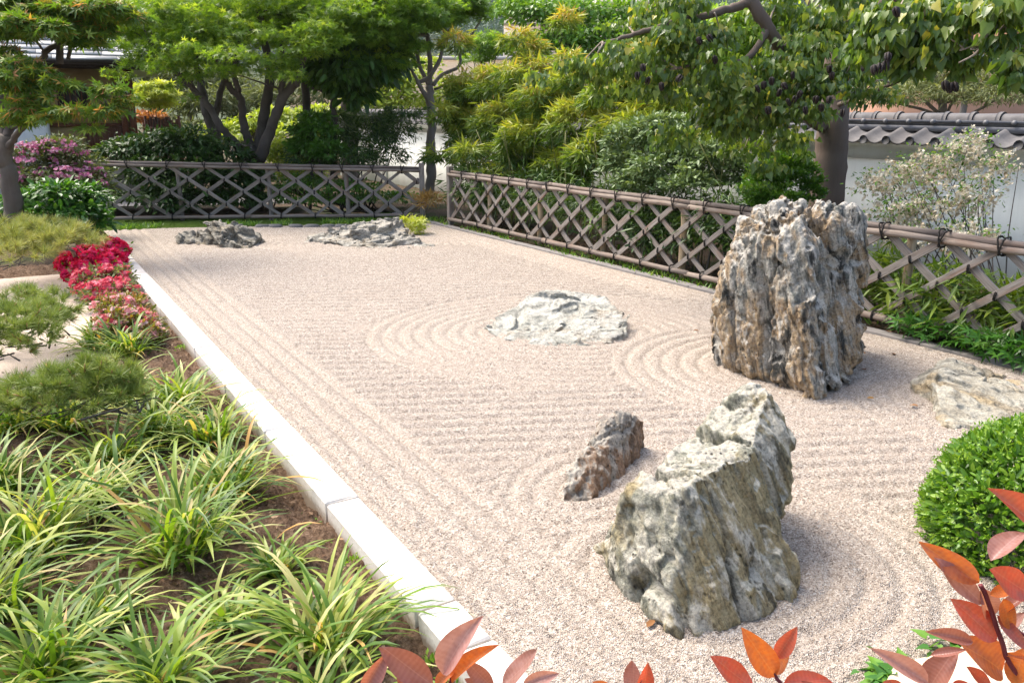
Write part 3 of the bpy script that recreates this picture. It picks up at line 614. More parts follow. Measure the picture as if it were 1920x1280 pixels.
def lattice_fence(name, label, A, B, zA, zB, b0, ts, posts, endA=True, endB=True, post_mat=None):
    A, B = np.array(A, float), np.array(B, float); L = np.linalg.norm(B - A); e = (B - A) / L; nn = np.array((e[1], -e[0]))   # nn points to the camera side
    if nn @ (-A) < 0: nn = -nn
    root = thing(name, label, 'fence', (A[0], A[1], 0)); ex = np.array((e[0], e[1], 0)); ny = np.array((nn[0], nn[1], 0)); ez = np.array((0, 0, 1.0))
    top = lambda t_: zA + (zB - zA) * t_ / L
    W = lambda t_, z, off=0: ex * t_ + ny * off + ez * z
    sl = bevel_box('slat', (1, .063, .024), M_SLAT, .003); first = {}
    def stick(nm, p, q, off, me, yscale=1):
        d = q - p; l = np.linalg.norm(d); d /= l; zz = np.cross(d, ny)
        o = link(nm, me, root, (p + q) / 2 + ny * off); o.rotation_euler = frame_rot((d, zz, np.cross(d, zz))); o.scale = (l, 1 + .12 * R.normal(), 1); return o
    T = np.array(ts)
    def tt(i):                       # extrapolated positions of the upper knots
        if i < 0: return T[0] + i * (T[1] - T[0])
        if i >= len(T): return T[-1] + (i - len(T) + 1) * (T[-1] - T[-2])
        return T[i]
    def clip(t0, z0, t1, z1):
        if t1 < t0: t0, z0, t1, z1 = t1, z1, t0, z0
        a = max(t0, .0); b = min(t1, L)
        if b - a < .03: return None
        f = lambda q: z0 + (z1 - z0) * (q - t0) / (t1 - t0)
        return W(a, f(a)), W(b, f(b))
    for i in range(-2, len(T) + 1):
        a, b = tt(i), tt(i + 2); za, zb = top(a) - .085, top(b) - .085
        for q, off in ((clip(a, za + .02, b, b0), .014), (clip(a, b0, b, zb + .02), -.014)):
            if q: stick('slat', q[0] + ez * .008 * R.normal(), q[1] + ez * .008 * R.normal(), off, sl)
    # rails
    def rail(nm, t0, t1, zf, off, r, mat, seg=7):
        m = max(3, int((t1 - t0) / .5)); tq = np.linspace(t0, t1, m)
        mb = MB(); mb.tube(np.stack([W(q, zf(q) + .006 * R.normal(), off + .004 * R.normal()) for q in tq]) + np.array(root.location), r * (1 + .06 * R.normal(size=m)), seg)
        return mb
    def lrail(nm, zf, off, r, mat, pieces):
        cuts = np.linspace(0, L, pieces + 1)
        for a, b in zip(cuts[:-1], cuts[1:]):
            p, q = W(a - .02, zf(a), off), W(b + .02, zf(b), off); d = q - p; l = np.linalg.norm(d); d /= l; zz = np.cross(d, ny)
            mb = MB(); m = 8; xs = np.linspace(-l / 2, l / 2, m)
            mb.tube(np.stack((xs, .004 * R.normal(size=m), .006 * R.normal(size=m)), 1), r * (1 + .05 * R.normal(size=m)), 9)
            o = mb.obj(nm, mat, root, True, (0, 0, 0)); o.location = (p + q) / 2; o.rotation_euler = frame_rot((d, zz, np.cross(d, zz)))
    npz = max(2, int(L / 3))
    lrail('top_rail', lambda q: top(q) - .025, .002, .030, M_TOPRAIL, npz)
    lrail('front_rail', lambda q: top(q) - .072, .040, .028, M_RAIL, npz)
    lrail('bottom_rail', lambda q: b0 - .008, .038, .032, M_RAIL, npz)
    # rope
    tie, ttie, btie = ring_mesh('tie', .010, .07, .075, .0065), ring_mesh('top_tie', .020, .11, .15, .0085, .32), ring_mesh('bottom_tie', .010, .11, .10, .007)
    def knot(me, t_, z, off):
        if .02 < t_ < L - .02:
            o = link('tie', me, root, W(t_, z, off)); o.rotation_euler = frame_rot((ex * (1 if True else 1), np.cross(ez, ex), ez)); o.rotation_euler.y += .12 * R.normal()
    for i in range(-1, len(T) + 1):
        t0, t1 = tt(i), tt(i + 1); tm = (t0 + t1) / 2
        h = lambda q, f: b0 + (top(q) - .085 - b0) * f
        knot(ttie, t0, top(t0) - .055, .02); knot(btie, t0, b0, .018)
        knot(tie, t0, h(t0, .5), 0); knot(tie, tm, h(tm, .75), 0); knot(tie, tm, h(tm, .25), 0)
    for q in posts:
        mb = MB(); zz = np.linspace(-.25, top(q) - .06, 6); mb.tube(np.stack((.006 * R.normal(size=6), .006 * R.normal(size=6), zz), 1)[:, [2, 0, 1]], .042 * (1 + .05 * R.normal(size=6)), 9)
        o = mb.obj('post', post_mat or M_POST, root, True, (0, 0, 0)); o.location = W(q, 0, -.075); o.rotation_euler = frame_rot((ez, ex, np.cross(ez, ex)))
    for q, on in ((0, endA), (L, endB)):
        if on:
            zt = top(q) + .07; o = link('end_post', bevel_box('end_post', (zt + .25, .10, .10), M_SLAT, .008, .003, int(q)), root, W(q + (.05 if q else -.05), (zt - .25) / 2)); o.rotation_euler = frame_rot((ez, ex, np.cross(ez, ex)))
    return root
FU = 5.36
vfar, _ = plane_u(847, 405, FU); zt_far = plane_u(847, 320, FU)[1]
px_at = [(1900, 450)] + [(1886, 446), (1774, 432), (1664, 417)]
v_at = sorted([plane_u(*q, FU)[0] for q in px_at[1:]]); dv = .505
near_v = v_at[0]; ts_v = [near_v - k * (v_at[1] - v_at[0]) for k in range(8, 0, -1)] + v_at
vv = [plane_u(*q, FU)[0] for q in ((1329, 383), (1270, 373), (1213, 362))]
gap = (vv[0] - v_at[-1]); k = max(1, round(gap / dv)); ts_v += [v_at[-1] + gap * i / k for i in range(1, k)] + vv
while ts_v[-1] + .5 < vfar: ts_v.append(ts_v[-1] + (ts_v[-1] - ts_v[-3]) / 2 * .995)
v0 = -1.2; ts_v = [q for q in ts_v if q > v0]
pv = [plane_u(px, 470, FU + .08)[0] for px in (920, 1013, 1133, 1281, 1392, 1708)] + [.9, -.3]
lattice_fence('lattice_fence', 'long lattice fence running along the right side of the gravel court', K(FU, v0)[:2], K(FU, vfar)[:2], plane_u(1900, 450, FU)[1], zt_far, .125,
              [q - v0 for q in ts_v], [q - v0 for q in pv if q > v0], False, True)
# rear fence
ra, rb = G(150, 409, .05)[:2], G(788, 403, .05)[:2]
def on_line(px, py):                 # along the rear fence
    r = ray(px, py); e = (rb - ra); M = np.array(((r[0], -e[0]), (r[1], -e[1]))); s = np.linalg.solve(M, ra); z = H + r[2] * s[0]; return s[1] * np.linalg.norm(e), z
tl = [on_line(px, 306)[0] for px in (165, 239, 314, 384, 452, 521, 586, 641, 698, 753)]
lattice_fence('rear_lattice_fence', 'short lattice fence closing the far end of the gravel court', ra, rb, on_line(150, 300)[1], on_line(788, 313)[1], .06, tl,
              [on_line(px, 350)[0] for px in (333, 503, 650)], False, True, M_SLAT)

# ================================================================== GARDEN WALL with tiled coping
M_PLASTER = None
t = NT('grey_green_plaster'); v = t.coord(); n1 = t.noise(v, 1.6, 5, .6); n2 = t.noise(t.map(v, (3, 3, .4)), 2.5, 5, .6)
c = t.mix(t.ramp(n2, [(.45, 0), (.8, .6)]), (.74, .755, .70), (.55, .56, .50)); M_PLASTER = t.done(c, .9, .15, t.bump(t.noise(v, 60, 4), .15, .006))
t = NT('grey_roof_tile'); v = t.coord(); n1 = t.noise(v, 9, 5, .6); r = t.rand()
c = t.mix(t.ramp(n1, [(.35, 0), (.7, 1)]), (.075, .075, .08), (.155, .15, .15)); c = t.mix(t.math('MULTIPLY', r, .5), c, (.20, .18, .165)); M_TILE = t.done(c, .72, .3, t.bump(n1, .2, .01))
M_TILED = plain_mat('dark_roof_tile', (.10, .10, .11), (.17, .17, .175), 8, .5, .4, .2, .006)
WU = 8.13; wz = lambda q: .0075 * (q - 3)
V0, V1 = -1.0, 24.5
wall = thing('garden_wall', 'pale plaster garden wall with grey tiled coping behind the long fence', 'wall', K(WU, V0))
def wbox(nm, u, ua, z0, z1, mat, a=V0, b=V1):
    mb = MB(); q = []
    for (uu_, zz, vv_) in ((u, z0, a), (ua, z0, a), (ua, z1, a), (u, z1, a), (u, z0, b), (ua, z0, b), (ua, z1, b), (u, z1, b)): q.append(K(uu_, vv_, zz + (wz(vv_) if zz > .2 else 0)))
    mb.add(q, [(0, 1, 2, 3), (7, 6, 5, 4), (0, 4, 5, 1), (1, 5, 6, 2), (2, 6, 7, 3), (3, 7, 4, 0)]); return mb.obj(nm, mat, wall)
wbox('wall_body', WU, WU + .28, -.25, 1.345, M_PLASTER)
wbox('upper_band', WU - .045, WU + .325, 1.348, 1.56, M_PLASTER)
for k in range(9):
    a = V0 + 1.2 + k * 2.9; wbox('pilaster', WU - .02, WU, -.2, 1.343, M_PLASTER, a, a + .16)
# coping tiles: one mesh, copied along the wall
pitch = .315; slope0, slope1 = (WU - .27, 1.60), (WU + .1, 1.74)
def tile_mesh():
    mb = MB(); xs = np.linspace(0, pitch - .008, 15); prof = []
    for x in xs:
        q = x / pitch
        if q < .62: z = -.035 * math.sin(math.pi * q / .62)
        else: z = .048 * math.sin(math.pi * (q - .62) / .38)
        prof.append((x, z))
    prof = np.array(prof); n = len(prof); rows = []
    for (du, dz) in ((0, 0), (slope1[0] - slope0[0], slope1[1] - slope0[1])):
        for th_ in (0, -.022): rows.append(np.stack((prof[:, 0], np.full(n, du), prof[:, 1] + dz + th_), 1))
    f = []
    for i in range(n - 1):
        f += [(i, i + 1, 2 * n + i + 1, 2 * n + i), (n + i + 1, n + i, 3 * n + i, 3 * n + i + 1), (i + 1, i, n + i, n + i + 1)]
    mb.add(np.concatenate(rows), f); return mb.mesh('roof_tile', M_TILE, True)
tm_ = tile_mesh(); mb = MB(); th = np.linspace(0, 2 * math.pi, 13)[:-1]
M_DARKCAP = plain_mat('dark_cap', (.045, .045, .05), (.08, .08, .08), 10, .7)
mb.add(np.concatenate((np.stack((np.cos(th) * .052, np.full(12, -.012), np.sin(th) * .052), 1), np.stack((np.cos(th) * .052, np.full(12, .02), np.sin(th) * .052), 1))), [tuple(range(12))] + [(i, (i + 1) % 12, 12 + (i + 1) % 12, 12 + i) for i in range(12)])
cap_m = mb.mesh('round_cap', M_DARKCAP)
rt, rc, rb_ = None, None, None
mb = MB(); th = np.linspace(0, math.pi, 9); rr_ = .078
q = np.concatenate([np.stack((np.full(9, x), -np.cos(th) * r_, np.sin(th) * r_), 1) for x, r_ in ((0, rr_), (pitch - .006, rr_))] + [np.stack((np.full(9, x), -np.cos(th) * r_, np.sin(th) * r_), 1) for x, r_ in ((0, rr_ + .016), (.05, rr_ + .016))])
mb.add(q, [(i, i + 1, 9 + i + 1, 9 + i) for i in range(8)] + [(18 + i, 18 + i + 1, 27 + i + 1, 27 + i) for i in range(8)] + [tuple(range(18, 27)), tuple(range(27, 36))[::-1]])
ridge_m = mb.mesh('ridge_tile', M_TILE, True)
knob = MB(); knob.tube([(0, -.03, 0), (0, .0, 0)], .026, 8); knob_m = knob.mesh('knob', M_TILED, True)
eul = frame_rot(((DV[0], DV[1], 0), (NV[0], NV[1], 0), (0, 0, 1)))       # local x along the wall (left-handed pair mended by mesh order)
base_l = K(WU, V0)
nt_ = int((V1 - V0) / pitch)
MR = Matrix(((DV[0], NV[0], 0), (DV[1], NV[1], 0), (0, 0, 1)))
def flipx(me):                       # local frame is right-handed when x runs against the wall's v
    co = np.empty(len(me.vertices) * 3, np.float32); me.vertices.foreach_get('co', co); co = co.reshape(-1, 3); co[:, 0] *= -1; me.vertices.foreach_set('co', co.ravel()); me.flip_normals(); me.update(); return me
for m_ in (tm_, cap_m, ridge_m, knob_m): flipx(m_)
rot_w = Matrix(((-DV[0], NV[0], 0), (-DV[1], NV[1], 0), (0, 0, 1))).to_euler()
for k in range(nt_):
    a = V0 + k * pitch
    for nm, me, u_, z_, da in (('roof_tile', tm_, slope0[0], slope0[1], 0), ('round_cap', cap_m, slope0[0], slope0[1] - .006, pitch * .81), ('ridge_tile', ridge_m, WU + .14, 1.835, .05), ('knob', knob_m, WU - .005, 1.815, pitch * .5)):
        o = link(nm, me, wall, K(u_, a + da, z_ + wz(a)) - base_l); o.rotation_euler = rot_w; o.rotation_euler.y += .012 * R.normal()
wbox('ridge_course', WU + .0, WU + .28, 1.70, 1.765, M_TILED); wbox('ridge_course', WU + .02, WU + .26, 1.768, 1.80, M_TILE); wbox('ridge_course', WU + .0, WU + .28, 1.803, 1.83, M_TILED)
wbox('rear_slope', WU + .28, WU + .62, 1.60, 1.66, M_TILED)
wbox('eaves_board', WU - .20, WU - .05, 1.545, 1.572, M_PLASTER)

# ================================================================== TEA HOUSE at the far left
M_REDWOOD = wood_mat('red_brown_timber', (.10, .035, .018), (.20, .075, .035), (.07, .025, .014), .6, .6)
M_BOARD = wood_mat('brown_boards', (.085, .035, .018), (.16, .065, .03), (.06, .03, .02), .6, .7)
M_OCHRE = plain_mat('ochre_clay_wall', (.34, .24, .115), (.28, .195, .09), 4, .9, .15, .2, .008)
M_DARKW = plain_mat('dark_lattice_wood', (.022, .016, .013), (.04, .028, .02), 20, .7)
t = NT('grey_shingle'); v = t.coord(); n1 = t.noise(t.map(v, (1, 4, 4)), 5, 5, .6); r = t.rand()
c = t.mix(n1, (.20, .21, .22), (.33, .34, .345)); c = t.mix(t.math('MULTIPLY', r, .35), c, (.15, .155, .16)); M_SHINGLE = t.done(c, .5, .4, t.bump(n1, .2, .008))
M_DECK = wood_mat('pale_deck', (.30, .20, .11), (.44, .32, .19), (.3, .2, .12), .6)
hc = P(259, 250, 20.5); hc[2] = 0; ha = math.radians(27)
ex_ = np.array((-math.cos(ha), -math.sin(ha), 0)); ey_ = np.array((-math.sin(ha), math.cos(ha), 0)); ez_ = np.array((0, 0, 1.0))
house = thing('tea_house', 'small brown timber tea house with ochre walls and grey shingled roof at far left', 'house', hc)
def hb(nm, s0, s1, d0, d1, z0, z1, mat, parent=None):
    mb = MB(); mb.box(((s0+s1)/2, (d0+d1)/2, (z0+z1)/2), (s1-s0, d1-d0, z1-z0)); V = np.concatenate(mb.V)
    W_ = V[:, :1] * ex_ + V[:, 1:2] * ey_ + V[:, 2:] * ez_
    me = mesh_np(nm, W_, [np.array(f)[:, ::-1] for f in mb.F.values()], mat); return link(nm, me, parent or house)
hb('foundation', .05, 5.8, .1, 4.4, -.2, .82, plain_mat('foundation_plaster', (.30, .27, .22), None, 5))
hb('floor_deck', -.1, 5.9, -.55, 4.5, .82, .90, M_DECK)
hb('corner_post', 0, .14, 0, .14, .90, 2.92, M_REDWOOD); hb('corner_post', .20, .33, .003, .13, .90, 2.92, M_REDWOOD); hb('corner_post', 2.4, 2.52, 0, .13, .9, 2.92, M_REDWOOD); hb('corner_post', 4.2, 4.32, 0, .13, .9, 2.92, M_REDWOOD)
hb('side_wall', .0, .12, .14, 4.3, .9, 2.92, M_BOARD); hb('rear_wall', .0, 5.8, 4.3, 4.42, .9, 2.92, M_OCHRE)
for k in range(7): hb('wall_board', .335 + k * .112, .335 + k * .112 + .108, .03, .055 + .004 * (k % 2), .90, 1.66, M_BOARD)
hb('wall_panel', .33, 2.4, .06, .12, 1.66, 2.92, M_OCHRE); hb('wall_panel', 1.13, 2.4, .06, .118, .9, 1.657, M_OCHRE); hb('wall_panel', 2.52, 4.2, .06, .12, .9, 2.92, M_OCHRE); hb('wall_panel', 4.32, 5.8, .06, .12, .9, 2.92, M_OCHRE)
wf = hb('window', .95, 1.62, .035, .058, 1.95, 2.52, M_DARKW)
for k in range(6): hb('window_bar', .98 + k * .12, 1.0 + k * .12, .018, .033, 1.97, 2.50, M_REDWOOD, wf)
hb('cross_beam', .33, 5.8, .02, .057, 1.63, 1.70, M_REDWOOD); hb('eaves_beam', -.6, 6.0, -.1, .14, 2.923, 3.03, M_DARKW); hb('gutter', -1.0, 6.1, -.98, -.90, 2.98, 3.06, M_DARKW)
# shingled roof: each course a row of boards
rows = 13; 
for k in range(rows):
    d0 = -.95 + k * .235; z0 = 3.06 + (k * .235) * .47
    s = -1.0 + (k % 2) * .3
    while s < 6.0:
        wdt = 1.3; s1 = min(s + wdt, 6.1)
        mb = MB(); q = [(s + .004, d0, z0), (s1 - .004, d0, z0), (s1 - .004, d0 + .27, z0 + .10), (s + .004, d0 + .27, z0 + .10)]
        q = np.array(q); q2 = q + np.array((0, 0, .028)); V = np.concatenate((q, q2)); W_ = V[:, :1] * ex_ + V[:, 1:2] * ey_ + V[:, 2:] * ez_
        link('roof_shingle', mesh_np('roof_shingle', W_, [np.array([(0, 1, 2, 3), (7, 6, 5, 4), (0, 4, 5, 1), (1, 5, 6, 2), (2, 6, 7, 3), (3, 7, 4, 0)])], M_SHINGLE), house); s = s1
hb('roof_ridge', -1.0, 6.1, 2.0, 2.3, 4.50, 4.62, M_TILED); 
mb = MB(); V = np.array([(-1, 2.1, 4.5), (6.1, 2.1, 4.5), (6.1, 5.2, 3.05), (-1, 5.2, 3.05), (-1, 2.1, 4.42), (6.1, 2.1, 4.42), (6.1, 5.2, 2.97), (-1, 5.2, 2.97)]); W_ = V[:, :1] * ex_ + V[:, 1:2] * ey_ + V[:, 2:] * ez_
link('rear_roof', mesh_np('rear_roof', W_, [np.array([(0, 1, 2, 3), (7, 6, 5, 4), (0, 4, 5, 1), (1, 5, 6, 2), (2, 6, 7, 3), (3, 7, 4, 0)])], M_SHINGLE), house)
mb = MB(); V = np.array([(-.03, 0.05, 2.93), (-.03, 4.3, 2.93), (-.03, 2.15, 4.35), (.08, 0.05, 2.93), (.08, 4.3, 2.93), (.08, 2.15, 4.35)]); W_ = V[:, :1] * ex_ + V[:, 1:2] * ey_ + V[:, 2:] * ez_
me = mesh_np('gable', W_, [np.array([(0, 1, 2), (5, 4, 3)]), np.array([(0, 3, 4, 1), (1, 4, 5, 2), (2, 5, 3, 0)])], M_OCHRE); link('gable', me, house)
# low white boundary wall seen left of the tea house
lw = thing('white_boundary_wall', 'low white plaster wall glimpsed left of the tea house behind the maple', 'wall', (P(-10, 250, 19)[0], 19, 0))
mb = MB(); mb.box((lw.location.x + .35, 19, .9), (1.7, .18, 2.1)); mb.obj('wall_body', plain_mat('white_plaster', (.66, .66, .63), (.5, .5, .47), 3, .9), lw)
mb = MB(); mb.box((lw.location.x + .35, 19, 1.99), (1.8, .34, .07)); mb.obj('coping', M_TILED, lw)

# ================================================================== TREES AND SHRUBS
M_BARK_D = bark_mat('dark_bark', (.035, .028, .024), (.11, .09, .075))
M_BARK_G = bark_mat('grey_bark', (.10, .085, .07), (.24, .21, .18))
M_BARK_B = bark_mat('brown_bark', (.05, .042, .034), (.15, .125, .10))
M_BARK_P = bark_mat('pinkish_bark', (.085, .062, .048), (.16, .12, .092), 7)
M_BARK_L = bark_mat('pale_twig', (.22, .17, .13), (.36, .30, .24), 20)
GL = lambda *s: [(p, c) for p, c in s]
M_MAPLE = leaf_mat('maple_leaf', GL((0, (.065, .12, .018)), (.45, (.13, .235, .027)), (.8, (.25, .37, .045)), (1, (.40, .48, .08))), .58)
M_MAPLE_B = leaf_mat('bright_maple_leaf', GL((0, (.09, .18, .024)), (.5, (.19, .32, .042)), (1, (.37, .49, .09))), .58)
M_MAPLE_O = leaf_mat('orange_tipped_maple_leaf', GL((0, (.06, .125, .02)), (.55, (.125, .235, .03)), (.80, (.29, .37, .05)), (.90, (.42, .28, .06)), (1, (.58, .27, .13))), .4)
M_GLOSSY = leaf_mat('glossy_dark_leaf', GL((0, (.022, .052, .012)), (.6, (.048, .105, .018)), (1, (.12, .20, .034))), .25, .45, .4)
M_BAMBOO = leaf_mat('bamboo_leaf', GL((0, (.05, .11, .014)), (.4, (.16, .245, .028)), (.8, (.36, .40, .055)), (.95, (.50, .43, .075)), (1, (.52, .32, .07))), .4, .45)
M_HEARTL = leaf_mat('heart_leaf', GL((0, (.06, .115, .024)), (.5, (.12, .20, .038)), (.85, (.25, .31, .05)), (1, (.44, .40, .08))), .45, .33, .55)
M_GREYG = leaf_mat('grey_green_leaf', GL((0, (.08, .135, .045)), (.6, (.18, .26, .10)), (1, (.34, .41, .22))), .2, .5)
M_BOX = leaf_mat('fresh_box_leaf', GL((0, (.045, .12, .014)), (.6, (.115, .25, .024)), (1, (.30, .45, .055))), .35, .38, .5)
M_LIME = leaf_mat('lime_leaf', GL((0, (.17, .25, .03)), (.6, (.40, .48, .07)), (1, (.60, .60, .13))), .45)
M_OLIVE = leaf_mat('dry_olive_leaf', GL((0, (.075, .10, .032)), (.6, (.17, .20, .07)), (1, (.32, .33, .14))), .3, .6)
M_ORANGE = leaf_mat('orange_leaf', GL((0, (.30, .10, .03)), (.6, (.48, .20, .06)), (1, (.56, .30, .16))), .35, .5)
M_IVY = leaf_mat('ivy_leaf', GL((0, (.025, .085, .014)), (.6, (.065, .19, .024)), (1, (.16, .31, .04))), .3, .35, .5)
M_PURPLE = leaf_mat('pink_purple_flower', GL((0, (.30, .08, .17)), (.6, (.50, .20, .33)), (1, (.66, .42, .52))), .3, .6, .2, (1.2, .8, 1))
M_WHITEF = leaf_mat('cream_white_flower', GL((0, (.42, .30, .18)), (.3, (.62, .54, .40)), (1, (.80, .76, .66))), .25, .7, .2, (1, 1, .9))
M_POD = plain_mat('black_seed_pod', (.011, .007, .006), (.022, .013, .01), 20, .6)
M_BLUEHILL = leaf_mat('far_tree_leaf', GL((0, (.035, .075, .045)), (.6, (.06, .11, .065)), (1, (.11, .16, .09))), .2, .7)

def limb(name, parent, mat, pts, r0, r1, n=8, seg=5, wob=.012):
    p = spline(pts, seg); m = len(p); r = np.linspace(r0, r1, m) * (1 + (.05 if n < 12 else .012) * R.normal(size=m)); p[1:-1] += wob * R.normal(size=(m - 2, 3)) * np.minimum(1, r0 / .08)
    mb = MB(); mb.tube(p, r, n, True, .03 if n < 12 else .012); return mb.obj(name, mat, parent, True), p
def plant(name, label, cat, px, py, Y=None, group=None):
    b = G(px, py) if Y is None else np.array((P(px, 215, Y)[0], Y, 0.0)); return thing(name, label, cat, b, group)
def twigs_to(root, mat, pads, spine, r=.02, n=5, name='branch'):
    for c, rad in pads:
        j = np.argmin(((spine - c) ** 2).sum(1)); a = spine[j]; m = (a + c) / 2 + np.array((0, 0, .12 * np.linalg.norm(c - a))) + .06 * R.normal(size=3)
        limb(name, root, mat, [a, m, c + (c - a) * .1], r, r * .35, 5, 4)
def top_tint(lo, hi, w=.45):        # tint rises towards the upper outside of each tuft
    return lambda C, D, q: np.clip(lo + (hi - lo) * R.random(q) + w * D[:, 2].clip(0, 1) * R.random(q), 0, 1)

# ---- three-stemmed maple behind the rear fence
Ym = 17.0
tr = plant('maple_tree', 'big dark stemmed green maple forking low behind the rear lattice fence', 'tree', 480, 0, Ym)
pp = lambda L, Y: [P(x, y, Y + dy) for x, y, dy in L]
sp = []
_, q = limb('trunk', tr, M_BARK_D, pp([(476, 392, 0), (478, 340, 0), (481, 296, 0)], Ym), .20, .17); sp.append(q)
for L, r0, r1 in (([(481,300,0),(466,290,0),(440,268,-.1),(415,240,-.2),(388,195,-.2),(353,158,-.3),(319,124,-.3),(290,96,-.3)], .095, .045),
                  ([(481,300,0),(468,268,.1),(459,245,.1),(455,210,.1),(450,185,.1),(428,160,.1),(418,140,.1),(400,90,.2)], .10, .05),
                  ([(450,187,.1),(444,160,.1),(440,130,.1),(450,70,.1)], .07, .04),
                  ([(482,298,.1),(490,250,.2),(498,208,.2),(505,160,.2),(506,138,.2),(498,90,.2),(490,45,.2),(478,-20,.2)], .12, .06),
                  ([(486,300,-.1),(497,270,-.2),(510,235,-.2),(525,195,-.3),(545,165,-.3),(560,148,-.3),(570,105,-.3),(574,60,-.3)], .12, .055),
                  ([(524,197,-.3),(528,160,-.3),(530,110,-.2),(526,60,-.2)], .075, .04)):
    _, q = limb('stem', tr, M_BARK_D, pp(L, Ym), r0, r1); sp.append(q)
sp = np.concatenate(sp); sp = sp[sp[:, 2] > 2.2]
pads = [pad(*a) for a in ((285,95,16.6,62,24),(345,75,16.2,70,30),(330,118,15.9,62,22),(255,122,16.3,40,16),(410,95,15.9,60,26),(430,135,15.8,38,14),(455,60,16.2,70,30),(300,40,17,80,34),(400,25,17,90,34),(520,30,17.2,85,34),
        (540,75,16.0,62,24),(580,95,15.7,52,22),(605,80,15.8,40,18),(520,115,16.0,45,17),(250,60,17,50,26),(640,40,16.6,60,26),(470,-10,17.5,120,40),(620,0,17.3,90,30),(370,140,16.0,30,12),(230,20,17.4,60,30))]
twigs_to(tr, M_BARK_D, pads, sp, .022)
foliage('crown', tr, M_MAPLE, scatter_pads(pads, 3), 19000, .085, T_MAPLE, m=40, spread=.2, droop=.3, up=.7, jit=.6, low=-.35, tint=top_tint(.25, .8, .5))
# ---- leaning two-stemmed maple behind it
tr = plant('maple_tree', 'slimmer maple with two crossing stems, left of and behind the big forked maple', 'tree', 405, 0, 18.6)
sp = []
for L, r0, r1 in (([(410,372,0),(408,290,0),(396,240,0),(385,205,0),(378,165,.1),(368,125,.2),(358,60,.3)], .13, .06), ([(412,370,.15),(409,270,.15),(404,225,.15),(410,185,.1),(420,150,.1),(428,100,.1)], .10, .05)):
    _, q = limb('trunk', tr, M_BARK_D, pp(L, 18.6), r0, r1); sp.append(q)
pads = [pad(*a) for a in ((350,50,18.8,80,32),(430,60,18.8,70,34),(300,75,19,60,28),(395,10,19,110,40),(270,30,19,70,34))]
twigs_to(tr, M_BARK_D, pads, np.concatenate(sp), .02)
foliage('crown', tr, M_MAPLE, pads, 12000, .095, T_MAPLE, m=30, spread=.24, up=1.2, jit=.5, tint=top_tint(0, .5, .4))
# ---- bright maple to the right of the forked one
tr = plant('maple_tree', 'fresh green maple with layered bright sprays, behind the middle of the rear fence', 'tree', 575, 0, 18.2)
_, q = limb('trunk', tr, M_BARK_D, pp([(583,330,0),(580,255,0),(578,215,0),(572,150,0),(578,80,-.1),(600,10,-.2)], 18.2), .11, .06)
pads = [pad(*a) for a in ((700,40,16.8,52,24),(745,55,16.7,48,22),(680,75,16.9,42,20),(650,15,17,70,28),(735,15,17,75,28),(800,35,17.2,42,22),(830,18,17.4,40,20),(770,90,17.0,30,15),(620,55,16.9,50,22),(590,35,17,40,20))]
twigs_to(tr, M_BARK_D, pads, q, .022)
foliage('crown', tr, M_MAPLE_B, scatter_pads(pads, 2), 19000, .085, T_MAPLE, m=30, spread=.22, droop=.3, up=.7, jit=.6, low=-.35, tint=top_tint(0, .6, .5))
# ---- drooping glossy tree
tr = plant('magnolia_tree', 'dark glossy drooping leaved tree on a thin black trunk behind the rear fence', 'tree', 627, 0, 17.4)
_, q = limb('trunk', tr, M_BARK_D, pp([(626,335,0),(624,280,0),(627,230,0),(625,190,0),(628,150,0),(634,100,0)], 17.4), .075, .05)
limb('branch', tr, M_BARK_D, pp([(626,190,0),(606,172,0),(585,165,0)], 17.4), .04, .02); limb('branch', tr, M_BARK_D, pp([(627,170,0),(655,155,0),(690,140,0)], 17.4), .045, .02)
pads = [pad(*a) for a in ((650,125,17.2,60,34),(610,110,17.4,45,30),(700,130,17.3,45,30),(665,95,17.4,70,26),(720,105,17.4,40,26),(640,155,17.1,34,16))]
twigs_to(tr, M_BARK_D, pads, q, .02)
M_MAGN = leaf_mat('magnolia_leaf', GL((0, (.03, .075, .013)), (.6, (.075, .16, .022)), (1, (.17, .28, .04))), .35, .4, .45)
foliage('crown', tr, M_MAGN, scatter_pads(pads, 2), 5000, .19, T_OVAL, m=30, spread=.28, droop=.9, up=.2, jit=.45, low=-.9, tint=top_tint(0, .7, .5))
# ---- thick pruned trunk
tr = plant('pruned_tree', 'thick pruned trunk with a stub limb, before the far wall between the thin trunks', 'tree', 662, 0, 19.3)
_, q = limb('trunk', tr, M_BARK_G, pp([(658,345,0),(657,280,0),(657,230,0),(655,195,0),(660,168,0),(655,130,0)], 19.3), .20, .17, 10)
limb('branch', tr, M_BARK_G, pp([(662,185,0),(678,168,-.1),(700,160,-.2),(716,140,-.2)], 19.3), .10, .05)
pads = [pad(*a) for a in ((650,95,19.4,60,30),(715,115,19.3,40,24))]
foliage('crown', tr, M_GLOSSY, pads, 2600, .15, T_OVAL, m=30, droop=.9, up=.3, tint=top_tint(0, .8, .5))
